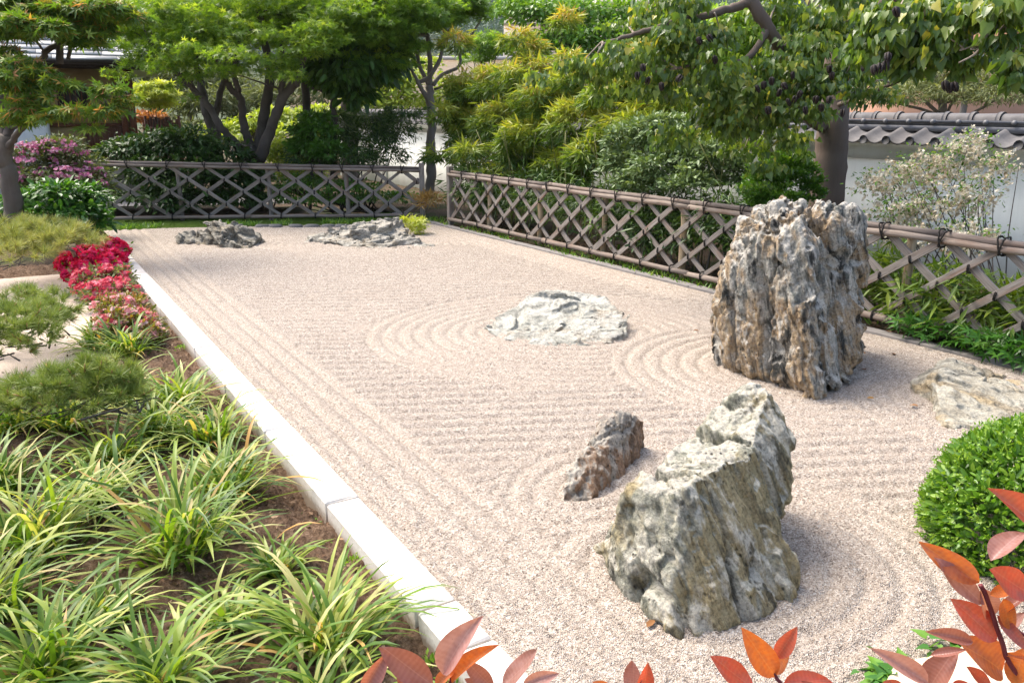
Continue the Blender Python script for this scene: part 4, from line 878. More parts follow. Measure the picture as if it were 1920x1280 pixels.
# ---- slender twisted tree at the corner
tr = plant('slender_tree', 'slender grey tree with twisted upper branches standing in the fence corner before the wall', 'tree', 808, 0, 18.3)
_, q = limb('trunk', tr, M_BARK_G, pp([(806,372,0),(807,330,0),(807,280,0),(809,230,0),(806,190,0),(805,160,0)], 18.3), .115, .085, 9); sp = [q]
for L, r0, r1 in (([(806,190,0),(793,172,-.1),(783,152,-.2),(772,132,-.2),(760,115,-.2)], .055, .02), ([(806,165,0),(800,150,0),(788,128,.1),(780,95,.1),(770,75,.1),(760,68,.1)], .055, .028),
                  ([(806,162,0),(806,120,0),(803,75,0),(798,66,0),(782,66,-.1),(772,70,-.1)], .06, .035), ([(780,155,-.1),(800,148,-.1),(818,125,-.1),(828,100,-.1),(832,68,-.1),(845,55,0),(862,28,0)], .05, .025),
                  ([(812,160,0),(826,142,.1),(848,132,.1),(862,122,.1),(862,98,.1),(858,88,.1),(868,78,.1),(882,68,.1),(900,40,.1),(912,5,.1)], .045, .018), ([(858,88,.1),(850,75,.1),(845,62,.1)], .02, .012), ([(815,168,0),(826,163,-.1),(834,160,-.1)], .03, .02)):
    _, q = limb('branch', tr, M_BARK_G, pp(L, 18.3), r0, r1, 7, 5, .006); sp.append(q)
pads = [pad(*a) for a in ((790,48,18.0,42,20),(830,38,18.0,36,18),(770,15,18.2,50,22),(850,5,18.2,50,22),(885,25,18.3,28,24),(740,75,18.1,26,16))]
twigs_to(tr, M_BARK_G, pads, np.concatenate(sp), .012)
foliage('crown', tr, M_MAPLE_B, pads, 7000, .085, T_MAPLE, m=24, spread=.25, droop=.3, up=1.2, jit=.5, tint=top_tint(0, .5, .4))
# ---- orange-tipped maple at the left edge
Yl = 11.6
tr = plant('orange_tipped_maple', 'maple with orange young leaves at the left edge before the tea house', 'tree', 22, 0, Yl)
_, q = limb('trunk', tr, M_BARK_B, pp([(28,418,0),(24,370,0),(15,320,0),(10,285,0),(12,255,0)], Yl), .135, .09, 10); sp = [q]
for L, r0, r1 in (([(12,285,0),(25,262,-.1),(45,235,-.2),(62,205,-.2),(75,160,-.2)], .05, .025), ([(10,270,0),(5,240,.1),(2,200,.1),(-8,150,.1)], .06, .04), ([(12,262,0),(22,225,.2),(40,195,.2),(70,130,.3),(85,100,.3),(112,78,.3),(118,40,.3)], .06, .03), ([(40,195,.2),(70,170,.1),(110,155,0),(160,160,0)], .03, .015), ([(112,120,.3),(113,78,.3),(114,50,.3)], .05, .035), ([(128,112,.2),(135,85,.2),(160,68,.2)], .03, .012), ([(22,240,.1),(70,228,-.2),(130,215,-.3),(200,205,-.3)], .03, .012)):
    _, q = limb('branch', tr, M_BARK_D, pp(L, Yl), r0, r1); sp.append(q)
pads = [pad(*a) for a in ((55,50,11.2,55,22),(90,62,11.1,40,16),(20,70,11.3,40,22),(140,28,11.5,85,28),(190,20,11.6,50,22),(60,10,11.7,70,22),(30,120,11.0,42,13),(70,135,10.9,30,9),(205,168,10.8,26,7),(120,160,10.9,28,8),(35,165,11.1,45,16),
        (60,205,10.9,36,11),(150,207,10.7,46,8),(205,208,10.7,32,7),(95,222,10.8,34,7),(20,225,11.1,34,16),(0,20,11.6,50,30),(225,35,11.6,28,20),(170,60,11.6,40,22),(232,190,10.8,16,6))]
twigs_to(tr, M_BARK_D, pads, np.concatenate(sp), .014)
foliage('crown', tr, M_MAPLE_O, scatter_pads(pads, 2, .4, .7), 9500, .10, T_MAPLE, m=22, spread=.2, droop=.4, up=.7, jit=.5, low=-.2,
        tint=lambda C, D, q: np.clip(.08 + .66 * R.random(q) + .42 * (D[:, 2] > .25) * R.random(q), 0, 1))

# ---- bottle tree on the right
Yb = 10.2
tr = plant('bottle_tree', 'large bottle tree with smooth pinkish trunk, hanging heart shaped leaves and black seed pods', 'tree', 1560, 0, Yb)
_, q = limb('trunk', tr, M_BARK_P, pp([(1545,415,0),(1553,340,0),(1558,280,0),(1562,230,0),(1566,170,.1),(1572,110,.1),(1576,60,.2),(1580,0,.2),(1584,-60,.3)], Yb), .215, .115, 14, 5, .004); sp = [q]
for L, r0, r1 in (([(1550,235,0),(1530,232,-.2),(1505,205,-.5),(1485,160,-.8),(1460,90,-1.0),(1438,50,-1.1),(1408,0,-1.1),(1390,-40,-1.1)], .075, .062), ([(1440,52,-1.1),(1422,85,-1.2),(1398,112,-1.3),(1360,122,-1.4),(1318,120,-1.5),(1270,128,-1.6)], .04, .015), ([(1408,2,-1.1),(1375,15,-1.1),(1330,28,-1.2),(1270,40,-1.3),(1215,58,-1.4),(1175,68,-1.4),(1130,85,-1.4)], .05, .015),
                  ([(1570,150,.1),(1600,90,-.6),(1650,20,-1.5),(1720,-50,-2.4),(1800,-90,-3.2)], .09, .05), ([(1575,100,.1),(1540,30,.4),(1480,-40,.6)], .07, .04), ([(1562,200,0),(1620,180,-.5),(1690,150,-1.0),(1760,120,-1.4)], .03, .012)):
    _, q = limb('branch', tr, M_BARK_P, pp(L, Yb), r0, r1, 8, 5, .006); sp.append(q)
spb = np.concatenate(sp)
hp = [pad(*a) for a in ((1110,140,8.9,40,22),(1160,120,8.8,50,30),(1090,120,8.9,28,16),(1230,110,8.7,60,40),(1300,90,8.7,60,40),(1230,165,8.8,55,30),(1310,160,8.7,60,40),(1390,170,8.7,60,45),(1180,50,9.1,60,26),(1260,20,9.2,70,30),(1350,60,9.0,60,30),
        (1440,140,8.8,60,45),(1480,200,8.8,60,45),(1420,235,8.9,60,35),(1350,215,8.9,60,30),(1530,150,8.9,60,40),(1590,130,9.0,60,36),(1500,90,9.0,60,36),(1540,40,9.4,70,36),(1450,20,9.4,70,30),(1620,180,9.2,45,28),(1470,260,9.2,55,24),(1400,280,9.3,55,22),(1610,60,9.3,50,40),(1290,260,9.4,50,22))]
hp2 = [pad(*a) for a in ((1660,30,7.2,60,26),(1720,60,7.0,50,26),(1740,20,7.0,60,26),(1790,70,6.8,40,26),(1830,30,6.7,50,28),(1890,40,6.6,45,30),(1770,110,6.9,46,18),(1700,120,7.1,46,16),(1830,115,6.8,36,16),(1900,120,6.5,36,20),(1905,150,6.4,30,14),(1640,95,7.4,40,22),(1690,90,7.2,40,18),(1870,85,6.6,30,16),(1600,10,7.8,40,20))]
twigs_to(tr, M_BARK_L, hp, spb, .014); 
sp2 = [];
for L in ([(1830,-120,-3.4),(1885,-20,-3.5),(1878,25,-3.5),(1862,60,-3.5),(1840,80,-3.5),(1800,95,-3.5)], [(1868,40,-3.5),(1850,70,-3.5),(1830,100,-3.6),(1798,118,-3.6)], [(1872,32,-3.5),(1890,60,-3.6),(1912,82,-3.6)], [(1720,-60,-2.6),(1690,10,-2.9),(1650,30,-3),(1628,45,-3)], [(1760,-40,-3.0),(1735,20,-3.2),(1720,50,-3.2),(1700,95,-3.2)]):
    _, q = limb('branch', tr, M_BARK_L, pp(L, Yb), .018, .006, 6, 5, .004); sp2.append(q)
twigs_to(tr, M_BARK_L, hp2, np.concatenate(sp2), .007)
def hang(name, pads, n, s, pc=0): return foliage(name, tr, M_HEARTL, pads, n, s, T_HEART, pieces=pc, m=22, spread=.26, droop=2.0, up=.15, jit=.5, low=-.8, shell=.6, tint=lambda C, D, q: np.clip(.75 * R.random(q) + .35 * (R.random(q) < .12) + .15 * D[:, 2], 0, 1))
hang('crown', scatter_pads(hp, 2, .55, .8), 11500, .062); hang('crown', scatter_pads(hp2, 2, .6, .7), 2900, .078, 300)
pod_spots = [(1420,165),(1432,158),(1447,150),(1462,172),(1478,190),(1490,185),(1470,160),(1500,175),(1510,205),(1530,185),(1540,200),(1555,128),(1560,140),(1620,125),(1665,105),(1662,120),(1650,125),(1605,10),(1612,20),(1680,20),(1205,125),(1195,140),(1215,150),(1330,70),(1340,110),(1772,158),(1782,162),(1790,160),(1900,120),(1915,115),(1640,128),(1580,210),(1555,185),(1440,205),(1486,140),(1240,160),(1275,145),(1360,130),(1310,75)]
pm = None
for i, (x, y) in enumerate(pod_spots):
    Y = 8.35 if x < 1640 else 6.6
    if pm is None:
        mb = MB()
        for k in range(4):
            a = k * 1.7; c = np.array((.035 * math.cos(a), .035 * math.sin(a), 0)); zz = np.array((.035, .01, -.03, -.07)); mb.tube(c * np.array([[.3], [1], [1], [.6]]) + zz[:, None] * np.array((0, 0, 1)), (.006, .026, .022, .004), 6)
        pm = mb.mesh('seed_pod', M_POD, True)
    o = link('seed_pod', pm, tr, P(x, y, Y) - np.array(tr.location)); o.rotation_euler = (.3 * R.normal(), .3 * R.normal(), 6 * R.random()); o.scale = (.5 + .08 * R.normal(), .5, .78)

# ---- bamboo hedge
def culms(root, mat, spots, h, r, name='stem'):
    for b in spots:
        limb(name, root, mat, [b, b + np.array((.05 * R.normal(), .05 * R.normal(), h * .5)), b + np.array((.2 * R.normal(), .2 * R.normal(), h))], r, r * .4, 5, 3)
M_CULM = plain_mat('bamboo_culm', (.14, .17, .05), (.22, .19, .08), 6, .5)
bh = plant('bamboo_hedge', 'tall yellow green bamboo thicket behind the far half of the long fence', 'bamboo', 1000, 0, 15.0)
pads = [pad(*a) for a in ((885,170,16.6,50,40),(880,250,16.4,48,45),(940,160,15.6,60,40),(950,230,15.2,62,50),(905,310,15.9,60,32),(1000,140,15.0,55,32),(1030,190,14.4,70,50),(990,280,14.6,70,50),(1080,150,14.0,55,36),(1090,240,13.4,70,55),(1060,310,13.8,60,35),(1150,180,13.0,60,45),(1160,260,12.6,55,45),(1210,160,12.6,55,40),(1220,220,12.3,60,40),(1280,200,12.0,55,40),(1120,300,13.0,50,30),(860,220,16.9,26,60),(960,330,14.8,70,26),(1350,230,11.6,60,40),(1300,280,11.6,50,30))]
culms(bh, M_CULM, [K(FU + .5 + .7 * R.random(), v_, -.05) for v_ in np.linspace(4.6, 11.6, 46)], 1.7, .011)
foliage('foliage', bh, M_BAMBOO, scatter_pads(pads, 3, .42, .7), 54000, .15, T_BLADE, m=46, spread=.13, droop=.35, up=.6, jit=.62, low=-.5, shell=.8, tint=lambda C, D, q: np.clip(.22 * R.random(q) + .42 * (D[:, 2] + .35).clip(0, 1) + .32 * R.random(q) * (D[:, 2] > 0) + .12 * (C[:, 2] - 1.5), 0, 1))
low_pads = [(K(FU + .35 + .35 * R.random(), v_, .55), np.array((.35, .35, .5))) for v_ in np.linspace(4.9, 11.4, 15)]
foliage('undergrowth', bh, M_GLOSSY, low_pads, 6500, .14, T_BLADE, m=24, spread=.3, droop=.5, tint=top_tint(.2, 1, .3))
# ---- grey green shrub and fresh green shrub
sh = plant('feijoa_shrub', 'silvery grey green shrub overhanging the middle of the long fence', 'shrub', 1260, 0, 11.0)
pads = [pad(*a) for a in ((1180,265,11.2,40,28),(1230,250,11.0,45,30),(1170,310,11.2,40,26),(1240,310,10.7,60,34),(1300,280,10.6,45,34),(1340,300,10.3,42,34),(1300,340,10.3,55,26),(1370,330,10.2,30,34),(1200,345,10.9,45,20),(1260,240,11.1,40,22))]
culms(sh, M_BARK_G, [K(FU + .45 + .4 * R.random(), v_, -.05) for v_ in np.linspace(4.3, 6.6, 9)], 1.0, .016, 'branch')
foliage('foliage', sh, M_GREYG, pads, 15000, .062, T_OVAL, m=40, spread=.17, droop=.0, up=.7, jit=.5, low=-.5, tint=top_tint(.1, .6, .5))
foliage('undergrowth', sh, M_GLOSSY, [(K(FU + .5, v_, .45), np.array((.4, .3, .45))) for v_ in (3.6, 4.1, 4.6, 5.2, 5.8, 6.3)], 4500, .07, T_OVAL, m=30, tint=top_tint(0, .8, .3))
sh = plant('box_shrub', 'fresh green small leaved shrub behind the fence, left of the bottle tree trunk', 'shrub', 1460, 0, 9.6)
pads = [pad(*a) for a in ((1430,340,9.6,35,36),(1470,320,9.5,40,32),(1505,335,9.5,28,34),(1455,370,9.3,50,28),(1520,360,9.4,22,26),(1480,298,9.6,30,14))]
culms(sh, M_BARK_G, [K(FU + .5 + .2 * R.random(), v_, -.05) for v_ in (3.2, 3.5, 3.8)], .9, .014, 'branch')
foliage('foliage', sh, M_BOX, pads, 15000, .036, T_OVATE, m=50, spread=.16, droop=-.5, up=.6, jit=.5, low=-.6, tint=top_tint(.05, .6, .5))
# ---- white flowering shrub
sh = plant('white_flowering_shrub', 'sprawling shrub of small cream white flower heads against the plaster wall', 'shrub', 1760, 0, 8.4)
pads = [pad(*a) for a in ((1680,340,8.3,55,36),(1740,320,8.2,60,40),(1800,300,8.1,50,46),(1760,390,8.0,70,40),(1680,400,8.2,55,36),(1830,370,7.8,45,45),(1640,350,8.4,36,30),(1870,320,7.9,40,36),(1820,270,8.2,36,28),(1720,450,7.9,70,36),(1820,450,7.6,60,40))]
stems = []
for i in range(30):
    a = K(FU + .55 + .5 * R.random(), 1.4 + 1.3 * R.random(), -.05); c, r_ = pads[R.integers(len(pads))]; b = c + r_ * R.normal(size=3) * .5
    limb('stem', sh, M_BARK_D, [a, (a + b) / 2 + .06 * R.normal(size=3), b], .009, .003, 5, 4)
flw, fd = clump_points(pads, 1500, 60, .16, .6, -.8)
leaf_obj('flowers', sh, M_WHITEF, np.repeat(flw, 5, 0) + .011 * R.normal(size=(len(flw) * 5, 3)), rdir(len(flw) * 5), rdir(len(flw) * 5) + np.array((0, -.3, .8)), .031, T_PETAL, np.clip(np.repeat(R.random(len(flw)), 5) * .8 + .2 * R.random(len(flw) * 5), 0, 1))['kind'] = 'stuff'
foliage('foliage', sh, M_BOX, pads, 2600, .034, T_OVAL, m=34, spread=.25, up=.6, tint=top_tint(0, .8, .3))
# ---- bamboo grass below the fence on the right
sh = plant('bamboo_grass', 'low bright bamboo grass growing through the long fence right of the tall boulder', 'bamboo', 1720, 0, 7.6)
pads = [(K(FU + .15 + .35 * R.random(), v_, .30), np.array((.25, .22, .33))) for v_ in np.linspace(.2, 3.1, 11)]
foliage('foliage', sh, M_BAMBOO, pads, 3600, .15, T_BLADE, m=26, spread=.3, droop=.3, up=.6, jit=.6, tint=lambda C, D, q: .05 + .5 * R.random(q))
for i in range(22):
    a = K(FU + .1 + .4 * R.random(), .3 + 2.8 * R.random(), -.05); limb('stem', sh, M_CULM, [a, a + np.array((.05 * R.normal(), .05 * R.normal(), .3)), a + np.array((.12 * R.normal(), .12 * R.normal(), .65))], .005, .002, 5, 3)
# ---- ivy at the fence foot
iv = plant('ivy', 'patch of bright green ivy spilling over the edging below the long fence at right', 'ivy', 1830, 640)
pads = [(K(FU - .12 + .2 * R.random(), v_, .10), np.array((.20, .20, .11))) for v_ in np.linspace(-.6, 2.05, 17)]
foliage('foliage', iv, M_IVY, pads, 1500, .085, T_MAPLE, pieces=280, m=30, spread=.25, droop=.2, up=1.2, jit=.4, low=-.1, tint=top_tint(0, .7, .4))

# ---- shrubs round the far end
def shrub(name, label, cat, px, Y, mat, pads, n, size, tpl, **k):
    sh = plant(name, label, cat, px, 0, Y); pads = [pad(*a) for a in pads]
    stem = k.pop('stem', 5)
    for i in range(stem):
        c, r_ = pads[R.integers(len(pads))]; b = np.array(sh.location) + np.array((.25 * R.normal(), .2 * R.normal(), -.05)); limb('stem', sh, M_BARK_D, [b, (b + c) / 2 + .08 * R.normal(size=3), c], .018, .006, 5, 3)
    foliage('foliage', sh, mat, pads, n, size, tpl, **k); return sh
shrub('dark_shrub', 'dense dark glossy shrub behind the left half of the rear fence', 'shrub', 330, 16.6, M_GLOSSY, ((240,285,16.6,45,26),(300,275,16.6,55,28),(360,272,16.7,55,30),(420,285,16.6,45,26),(270,330,16.4,70,40),(350,330,16.4,80,42),(430,335,16.5,55,36),(300,372,16.3,90,24),(440,372,16.4,50,20)), 13000, .11, T_OVAL, m=40, spread=.2, up=.9, jit=.5, tint=top_tint(0, .7, .5))
shrub('clipped_hedge', 'bright green clipped bush between the maple trunk and the dark shrubs', 'shrub', 532, 18.4, M_LIME, ((520,285,18.2,26,18),(545,278,18.4,34,18),(535,300,18.2,40,16),(560,330,18.0,40,30)), 5000, .07, T_OVATE, m=40, spread=.2, tint=top_tint(0, .5, .5))
shrub('nandina_shrub', 'dark airy shrub thicket before the far wall behind the rear fence', 'shrub', 660, 17.6, M_GLOSSY, ((590,255,17.4,34,34),(580,300,17.2,40,30),(640,260,17.6,36,34),(690,250,17.8,46,34),(650,305,17.2,60,30),(720,290,17.6,40,40),(745,250,17.9,34,32),(700,225,18.1,40,18),(620,225,17.9,36,18),(755,215,18.0,40,14)), 12000, .12, T_BLADE, m=40, spread=.2, up=.6, jit=.6, droop=.4, tint=top_tint(0, .8, .5), stem=12)
shrub('small_leaved_shrub', 'rounded mid green shrub with shining leaves left of the thin black trunk', 'shrub', 590, 17.0, M_BOX, ((590,240,17.0,36,26),(572,275,17.0,26,24),(610,285,16.8,30,24)), 3600, .09, T_OVAL, m=40, spread=.18, tint=top_tint(0, .45, .4))
shrub('ground_shrub', 'low green undergrowth seen through the rear fence at its right end', 'shrub', 650, 17.4, M_BOX, ((560,345,17.0,50,16),(640,352,17.0,60,14),(600,375,16.6,60,10),(700,370,17.4,60,10),(760,372,17.6,40,8),(520,372,16.7,40,12)), 5000, .07, T_OVATE, m=40, spread=.25, tint=top_tint(0, .6, .3))
rh = shrub('pink_flowering_shrub', 'bronze leaved shrub covered in pink purple flowers at the far left', 'shrub', 95, 13.6, M_OLIVE, ((50,300,13.2,42,32),(110,290,13.4,50,34),(160,320,13.4,40,28),(90,340,13.0,60,30),(180,345,13.3,30,20),(30,340,13.0,36,30)), 5200, .075, T_OVAL, m=36, spread=.2, tint=top_tint(0, .3, .2))
C, D = clump_points([pad(*a) for a in ((60,295,13.0,42,28),(110,290,13.2,46,28),(160,325,13.2,34,22),(40,335,12.8,36,20),(110,330,12.9,46,20),(5,350,12.8,16,16),(190,348,13.1,14,10))], 1150, 22, .11, .85, -.2)
leaf_obj('flowers', rh, M_PURPLE, C, rdir(len(C)), D + np.array((0, -.4, .4)), .055, T_PETAL, R.random(len(C)))['kind'] = 'stuff'
shrub('green_camellia', 'fresh green broad leaved bush below the pink flowering shrub, by the fence end', 'shrub', 120, 12.2, M_IVY, ((60,385,12.2,46,30),(120,375,12.1,50,34),(165,370,12.3,34,22),(110,405,11.9,60,20),(160,400,12.0,36,20),(185,420,12.0,22,10)), 4200, .10, T_OVAL, pieces=200, m=40, spread=.2, up=1.0, jit=.45, tint=top_tint(0, .75, .4))
fern = plant('dry_fern', 'small dry golden fern at the gap between the two lattice fences', 'fern', 808, 0, 15.6)
C, D = clump_points([(np.array((P(806,380,15.6))), np.array((.26, .2, .16)))], 260, 12, .3, .7, -.3)
leaf_obj('fronds', fern, leaf_mat('dry_fern_leaf', GL((0, (.30, .16, .05)), (1, (.50, .34, .13))), .3, .7), C, D + .5 * R.normal(size=C.shape), rdir(len(C)), .14, T_BLADE, R.random(len(C)))
sap = plant('yellow_sapling', 'little yellow green maple sapling behind the broad layered rock', 'sapling', 778, 0, 13.6)
for i in range(4): b = np.array(sap.location); e = P(765 + 10 * i, 420 + 4 * R.normal(), 13.6); limb('stem', sap, M_BARK_L, [b, (b + e) / 2 + np.array((0, 0, .05)), e], .006, .003, 5, 3)
foliage('foliage', sap, M_LIME, [pad(*a) for a in ((775,425,13.6,18,12),(790,415,13.6,12,6),(762,412,13.6,12,5),(785,440,13.6,10,8))], 260, .07, T_MAPLE, m=14, spread=.3, up=1.2, tint=lambda C, D, q: .5 + .5 * R.random(q))
# plants behind, seen under the maple crowns
shrub('yellow_maple', 'little lime yellow maple shining beside the corner of the tea house', 'tree', 290, 26.5, M_LIME, ((288,175,26.5,30,18),(276,190,26.5,20,12),(298,192,26.5,20,10)), 3000, .13, T_MAPLE, m=26, spread=.22, tint=lambda C, D, q: .4 + .6 * R.random(q))
shrub('orange_bush', 'small orange leaved bush beside the tea house post', 'shrub', 278, 27.5, M_ORANGE, ((272,222,27.5,14,12),(290,220,27.5,16,8)), 700, .13, T_OVATE, m=20)
mb = MB()
bf = plant('brown_bamboo_screen', 'brown brushwood screen fence beside the tea house', 'fence', 300, 0, 26.5)
for k in range(15): 
    x = bf.location.x - .55 + k * .08; mb = MB(); mb.tube([(x, 26.5 + .02 * R.normal(), -.1), (x, 26.5, .9), (x, 26.5 + .01 * R.normal(), 1.78 + .05 * R.normal())], .042, 6); mb.obj('reed_bundle', M_BOARD, bf)
for z in (.6, 1.5): mb = MB(); mb.box((bf.location.x, 26.44, z), (1.3, .05, .06)); mb.obj('rail', M_REDWOOD, bf)
def bgtree(name, label, px, Y, mat, pads, n, size, tpl=T_OVATE, tr_=.14, bark=None, **k):
    t_ = plant(name, label, 'tree', px, 0, Y); pads = [pad(*a) for a in pads]
    top = max(c[2] for c, r in pads); b = np.array(t_.location); _, q = limb('trunk', t_, bark or M_BARK_G, [b + np.array((0, 0, -.2)), b + np.array((.1, 0, top * .5)), b + np.array((0, 0, top))], tr_, tr_ * .4, 7, 5)
    for c, r in pads[:7]:
        j = np.argmin(((q - c) ** 2).sum(1)); j = max(0, j - 2); limb('branch', t_, bark or M_BARK_G, [q[j], (q[j] + c) / 2 + .15 * R.normal(size=3), c], tr_ * .3, tr_ * .1, 5, 3)
    k.setdefault('m', 40); k.setdefault('spread', .22); k.setdefault('tint', top_tint(0, .65, .4))
    foliage('crown', t_, mat, pads, n, size, tpl, **k); return t_
bgtree('pine_tree', 'hazy grey green pine seen between the tea house and the maple stems', 350, 30, M_OLIVE, ((290,150,30,40,24),(340,160,30,44,26),(380,200,29,40,26),(330,200,30,40,22),(300,225,29,34,14),(420,190,29,36,28),(360,240,28,50,14),(370,150,30,40,20)), 8000, .24, T_BLADE)
bgtree('pine_tree', 'pale olive pine seen between the forked stems of the big maple', 480, 31, M_OLIVE, ((450,175,31,40,30),(540,160,31,36,26),(500,190,30,40,22),(580,180,30,34,30),(470,220,30,44,16)), 6000, .24, T_BLADE)
bgtree('garden_tree', 'light green garden shrubbery tree low behind the maple trunks', 470, 26, M_LIME, ((430,245,26,44,16),(480,235,26,40,18),(530,225,26,50,20),(560,250,25,46,16),(400,260,25,50,12),(600,215,26,36,16),(340,262,24,50,14)), 8000, .13)
bgtree('garden_tree', 'yellowish loose tree behind the far wall between the dark trunks', 720, 27, M_LIME, ((690,195,27,40,16),(740,175,27,44,24),(770,150,27,34,22),(720,140,27,40,20),(840,175,27,36,20),(770,195,27,50,12),(790,120,28,26,14)), 5200, .14, m=50, spread=.3)
bgtree('garden_tree', 'bright fresh green tree beyond the bamboo thicket', 1060, 24, M_BOX, ((960,20,24,40,20),(1020,30,24,50,26),(1090,30,24,50,28),(1060,75,23.5,55,24),(1000,85,23.5,40,16),(1130,70,23.5,40,26),(1100,105,23,40,12),(1160,30,24,40,26),(1180,90,23,40,24)), 7500, .15, m=50, spread=.28, bark=M_BARK_D, tint=top_tint(.4, .8, .3))
bgtree('twisted_tree', 'small twisted tree with sparse leaves right of the slender grey tree', 900, 23, M_MAPLE_B, ((905,85,23,34,10),(930,95,23,30,12),(890,110,23,30,8),(915,70,23,24,8)), 900, .12, T_MAPLE, .06, M_BARK_D)
bgtree('olive_hedge_tree', 'grey green wispy tree above the coping of the wall at right', 1760, 17, M_OLIVE, ((1640,185,17,60,26),(1720,180,17,60,28),(1800,175,16.5,60,30),(1880,180,16,60,30),(1760,140,17,60,26),(1850,140,16.5,60,28),(1930,150,16,50,30)), 13000, .10, T_BLADE, m=60, spread=.25, tint=top_tint(.25, .8, .3))
bgtree('broad_tree', 'broad bright green tree behind the bottle tree trunk', 1440, 19, M_MAPLE_B, ((1300,130,19,70,40),(1380,60,19,80,40),(1460,110,19,80,50),(1540,70,19,80,50),(1620,110,19,60,40),(1260,60,20,60,40),(1640,150,18.5,60,26),(1350,190,18.5,80,26),(1500,190,18.5,80,26)), 12000, .15, T_OVATE, tint=top_tint(.2, .8, .3))
bgtree('tall_tree', 'tall dark tree rising behind the tea house roof', 120, 32, M_MAPLE, ((30,30,32,80,40),(130,20,32,80,40),(220,40,32,70,36),(60,80,31,60,30),(180,-20,32,90,40)), 9000, .26, T_OVATE)
bgtree('tall_tree', 'tall green tree filling the gaps high behind the forked maple', 450, 36, M_MAPLE, ((330,30,36,90,50),(450,60,36,90,40),(560,40,36,90,50),(450,-20,36,140,40),(640,100,35,60,40),(390,110,35,60,30),(250,110,35,60,26)), 11000, .28, T_OVATE)
bgtree('tall_tree', 'tall green tree behind the glossy drooping tree', 690, 38, M_MAPLE_B, ((640,30,38,70,50),(720,30,38,70,50),(680,100,38,60,40),(600,130,37,60,40)), 7000, .28, T_OVATE)
bgtree('tall_tree', 'tall dark tree far behind the right hand end of the wall', 1800, 30, M_MAPLE, ((1700,30,30,80,50),(1800,20,30,80,40),(1900,30,30,80,44),(1960,110,29,70,50)), 8000, .22, T_OVATE)

# ---- distance: hillside, wall, houses
t = NT('hillside'); v = t.coord(); n2 = t.noise(v, .25, 6, .7)
M_HILL = t.done(t.mix(t.ramp(n2, [(.35, 0), (.65, 1)]), (.035, .055, .025), (.10, .115, .06)), .95, .1)
xs = np.linspace(-800, 800, 140); ys = np.linspace(75, 800, 60); X, Y = np.meshgrid(xs, ys)
HZ = lambda y: 135 * np.clip((y - 180) / 560, 0, 1) ** 1.15
Z = 1.0 + HZ(Y) + 8 * fbm(np.stack((X.ravel() * .012, Y.ravel() * .012, 0 * X.ravel()), 1), 4, 3).reshape(X.shape) * np.clip((Y - 80) / 200, 0, 1) - 1.6
ix = np.arange(X.size).reshape(X.shape); f = np.stack((ix[:-1, :-1], ix[:-1, 1:], ix[1:, 1:], ix[1:, :-1]), -1).reshape(-1, 4)
tag(link('hillside', mesh_np('hillside', np.stack((X.ravel(), Y.ravel(), Z.ravel()), 1), [f], M_HILL, True)), kind='structure')
q = 520; x = -170 + 340 * R.random(q); y = 260 + 330 * R.random(q); z = HZ(y) + 4 * fbm(np.stack((x * .012, y * .012, 0 * x), 1), 4, 3) 
pads = [(np.array((a, b, c + 3)), np.array((9.5, 9.5, 9.5)) * (.7 + .6 * R.random())) for a, b, c in zip(x, y, z)]
C, D = clump_points(pads, 90000, 22, .22, .8, -.3)
k = tag(leaf_obj('far_wood', None, M_BLUEHILL, C, D + .4 * R.normal(size=C.shape), D + np.array((0, -.3, .6)), 1.9, T_OVATE, top_tint(0, .6, .4)(C, D, len(C))), kind='stuff')
M_STUCCO = plain_mat('pale_stucco', (.62, .56, .48), (.52, .46, .39), 1, .9); M_PINK = plain_mat('terracotta_render', (.52, .30, .20), (.44, .25, .17), 1, .9); M_GLASS = plain_mat('dark_window', (.05, .06, .07), (.08, .09, .1), 2, .2, .6); M_TAN = plain_mat('tan_retaining_stone', (.50, .40, .29), (.40, .31, .22), 1.5, .9, .2, .4, .05)
def building(name, label, px0, px1, Y, ytop, mat, rows, cols, depth=8, balc=False):
    a, b = P(px0, 215, Y)[0], P(px1, 215, Y)[0]; zt = P((px0 + px1) / 2, ytop, Y)[2]; bd = thing(name, label, 'building', ((a + b) / 2, Y, 0))
    mb = MB(); mb.box(((a + b) / 2, Y + depth / 2, zt / 2 - .5), (b - a, depth, zt + 1)); mb.obj('wall', mat, bd)
    mb = MB(); mb.box(((a + b) / 2, Y + depth / 2, zt + .16), (b - a + .6, depth + .6, .3)); mb.obj('roof', M_STONEGREY, bd)
    for r_ in range(rows):
        for c_ in range(cols):
            cx = a + (b - a) * (c_ + .5) / cols; cz = zt - 1.8 - r_ * 3.0; wv = min(1.6, (b - a) / cols * .55)
            mb = MB(); mb.box((cx, Y - .03, cz), (wv + .2, .05, 1.7)); wd = mb.obj('window', M_STUCCO, bd); mb = MB(); mb.box((cx, Y - .07, cz), (wv, .04, 1.5)); pn = mb.obj('pane', M_GLASS, wd, False, np.array(bd.location))
        if balc:
            mb = MB(); mb.box(((a + b) / 2, Y - .6, zt - 3.0 - r_ * 3.0), (b - a, 1.2, .18)); mb.obj('balcony_floor', M_STUCCO, bd)
            nb_ = int((b - a) / .35)
            mb = MB()
            for i in range(nb_ + 1): mb.box((a + (b - a) * i / nb_, Y - 1.15, zt - 2.4 - r_ * 3.0), (.07, .05, 1.0))
            mb.box(((a + b) / 2, Y - 1.15, zt - 1.88 - r_ * 3.0), (b - a, .07, .06)); o = mb.obj('railing', M_STUCCO, bd); 
    return bd
building('pale_house', 'pale stucco house glimpsed through the bright tree at the top centre', 945, 1130, 62, -40, M_STUCCO, 4, 4, 8, True)
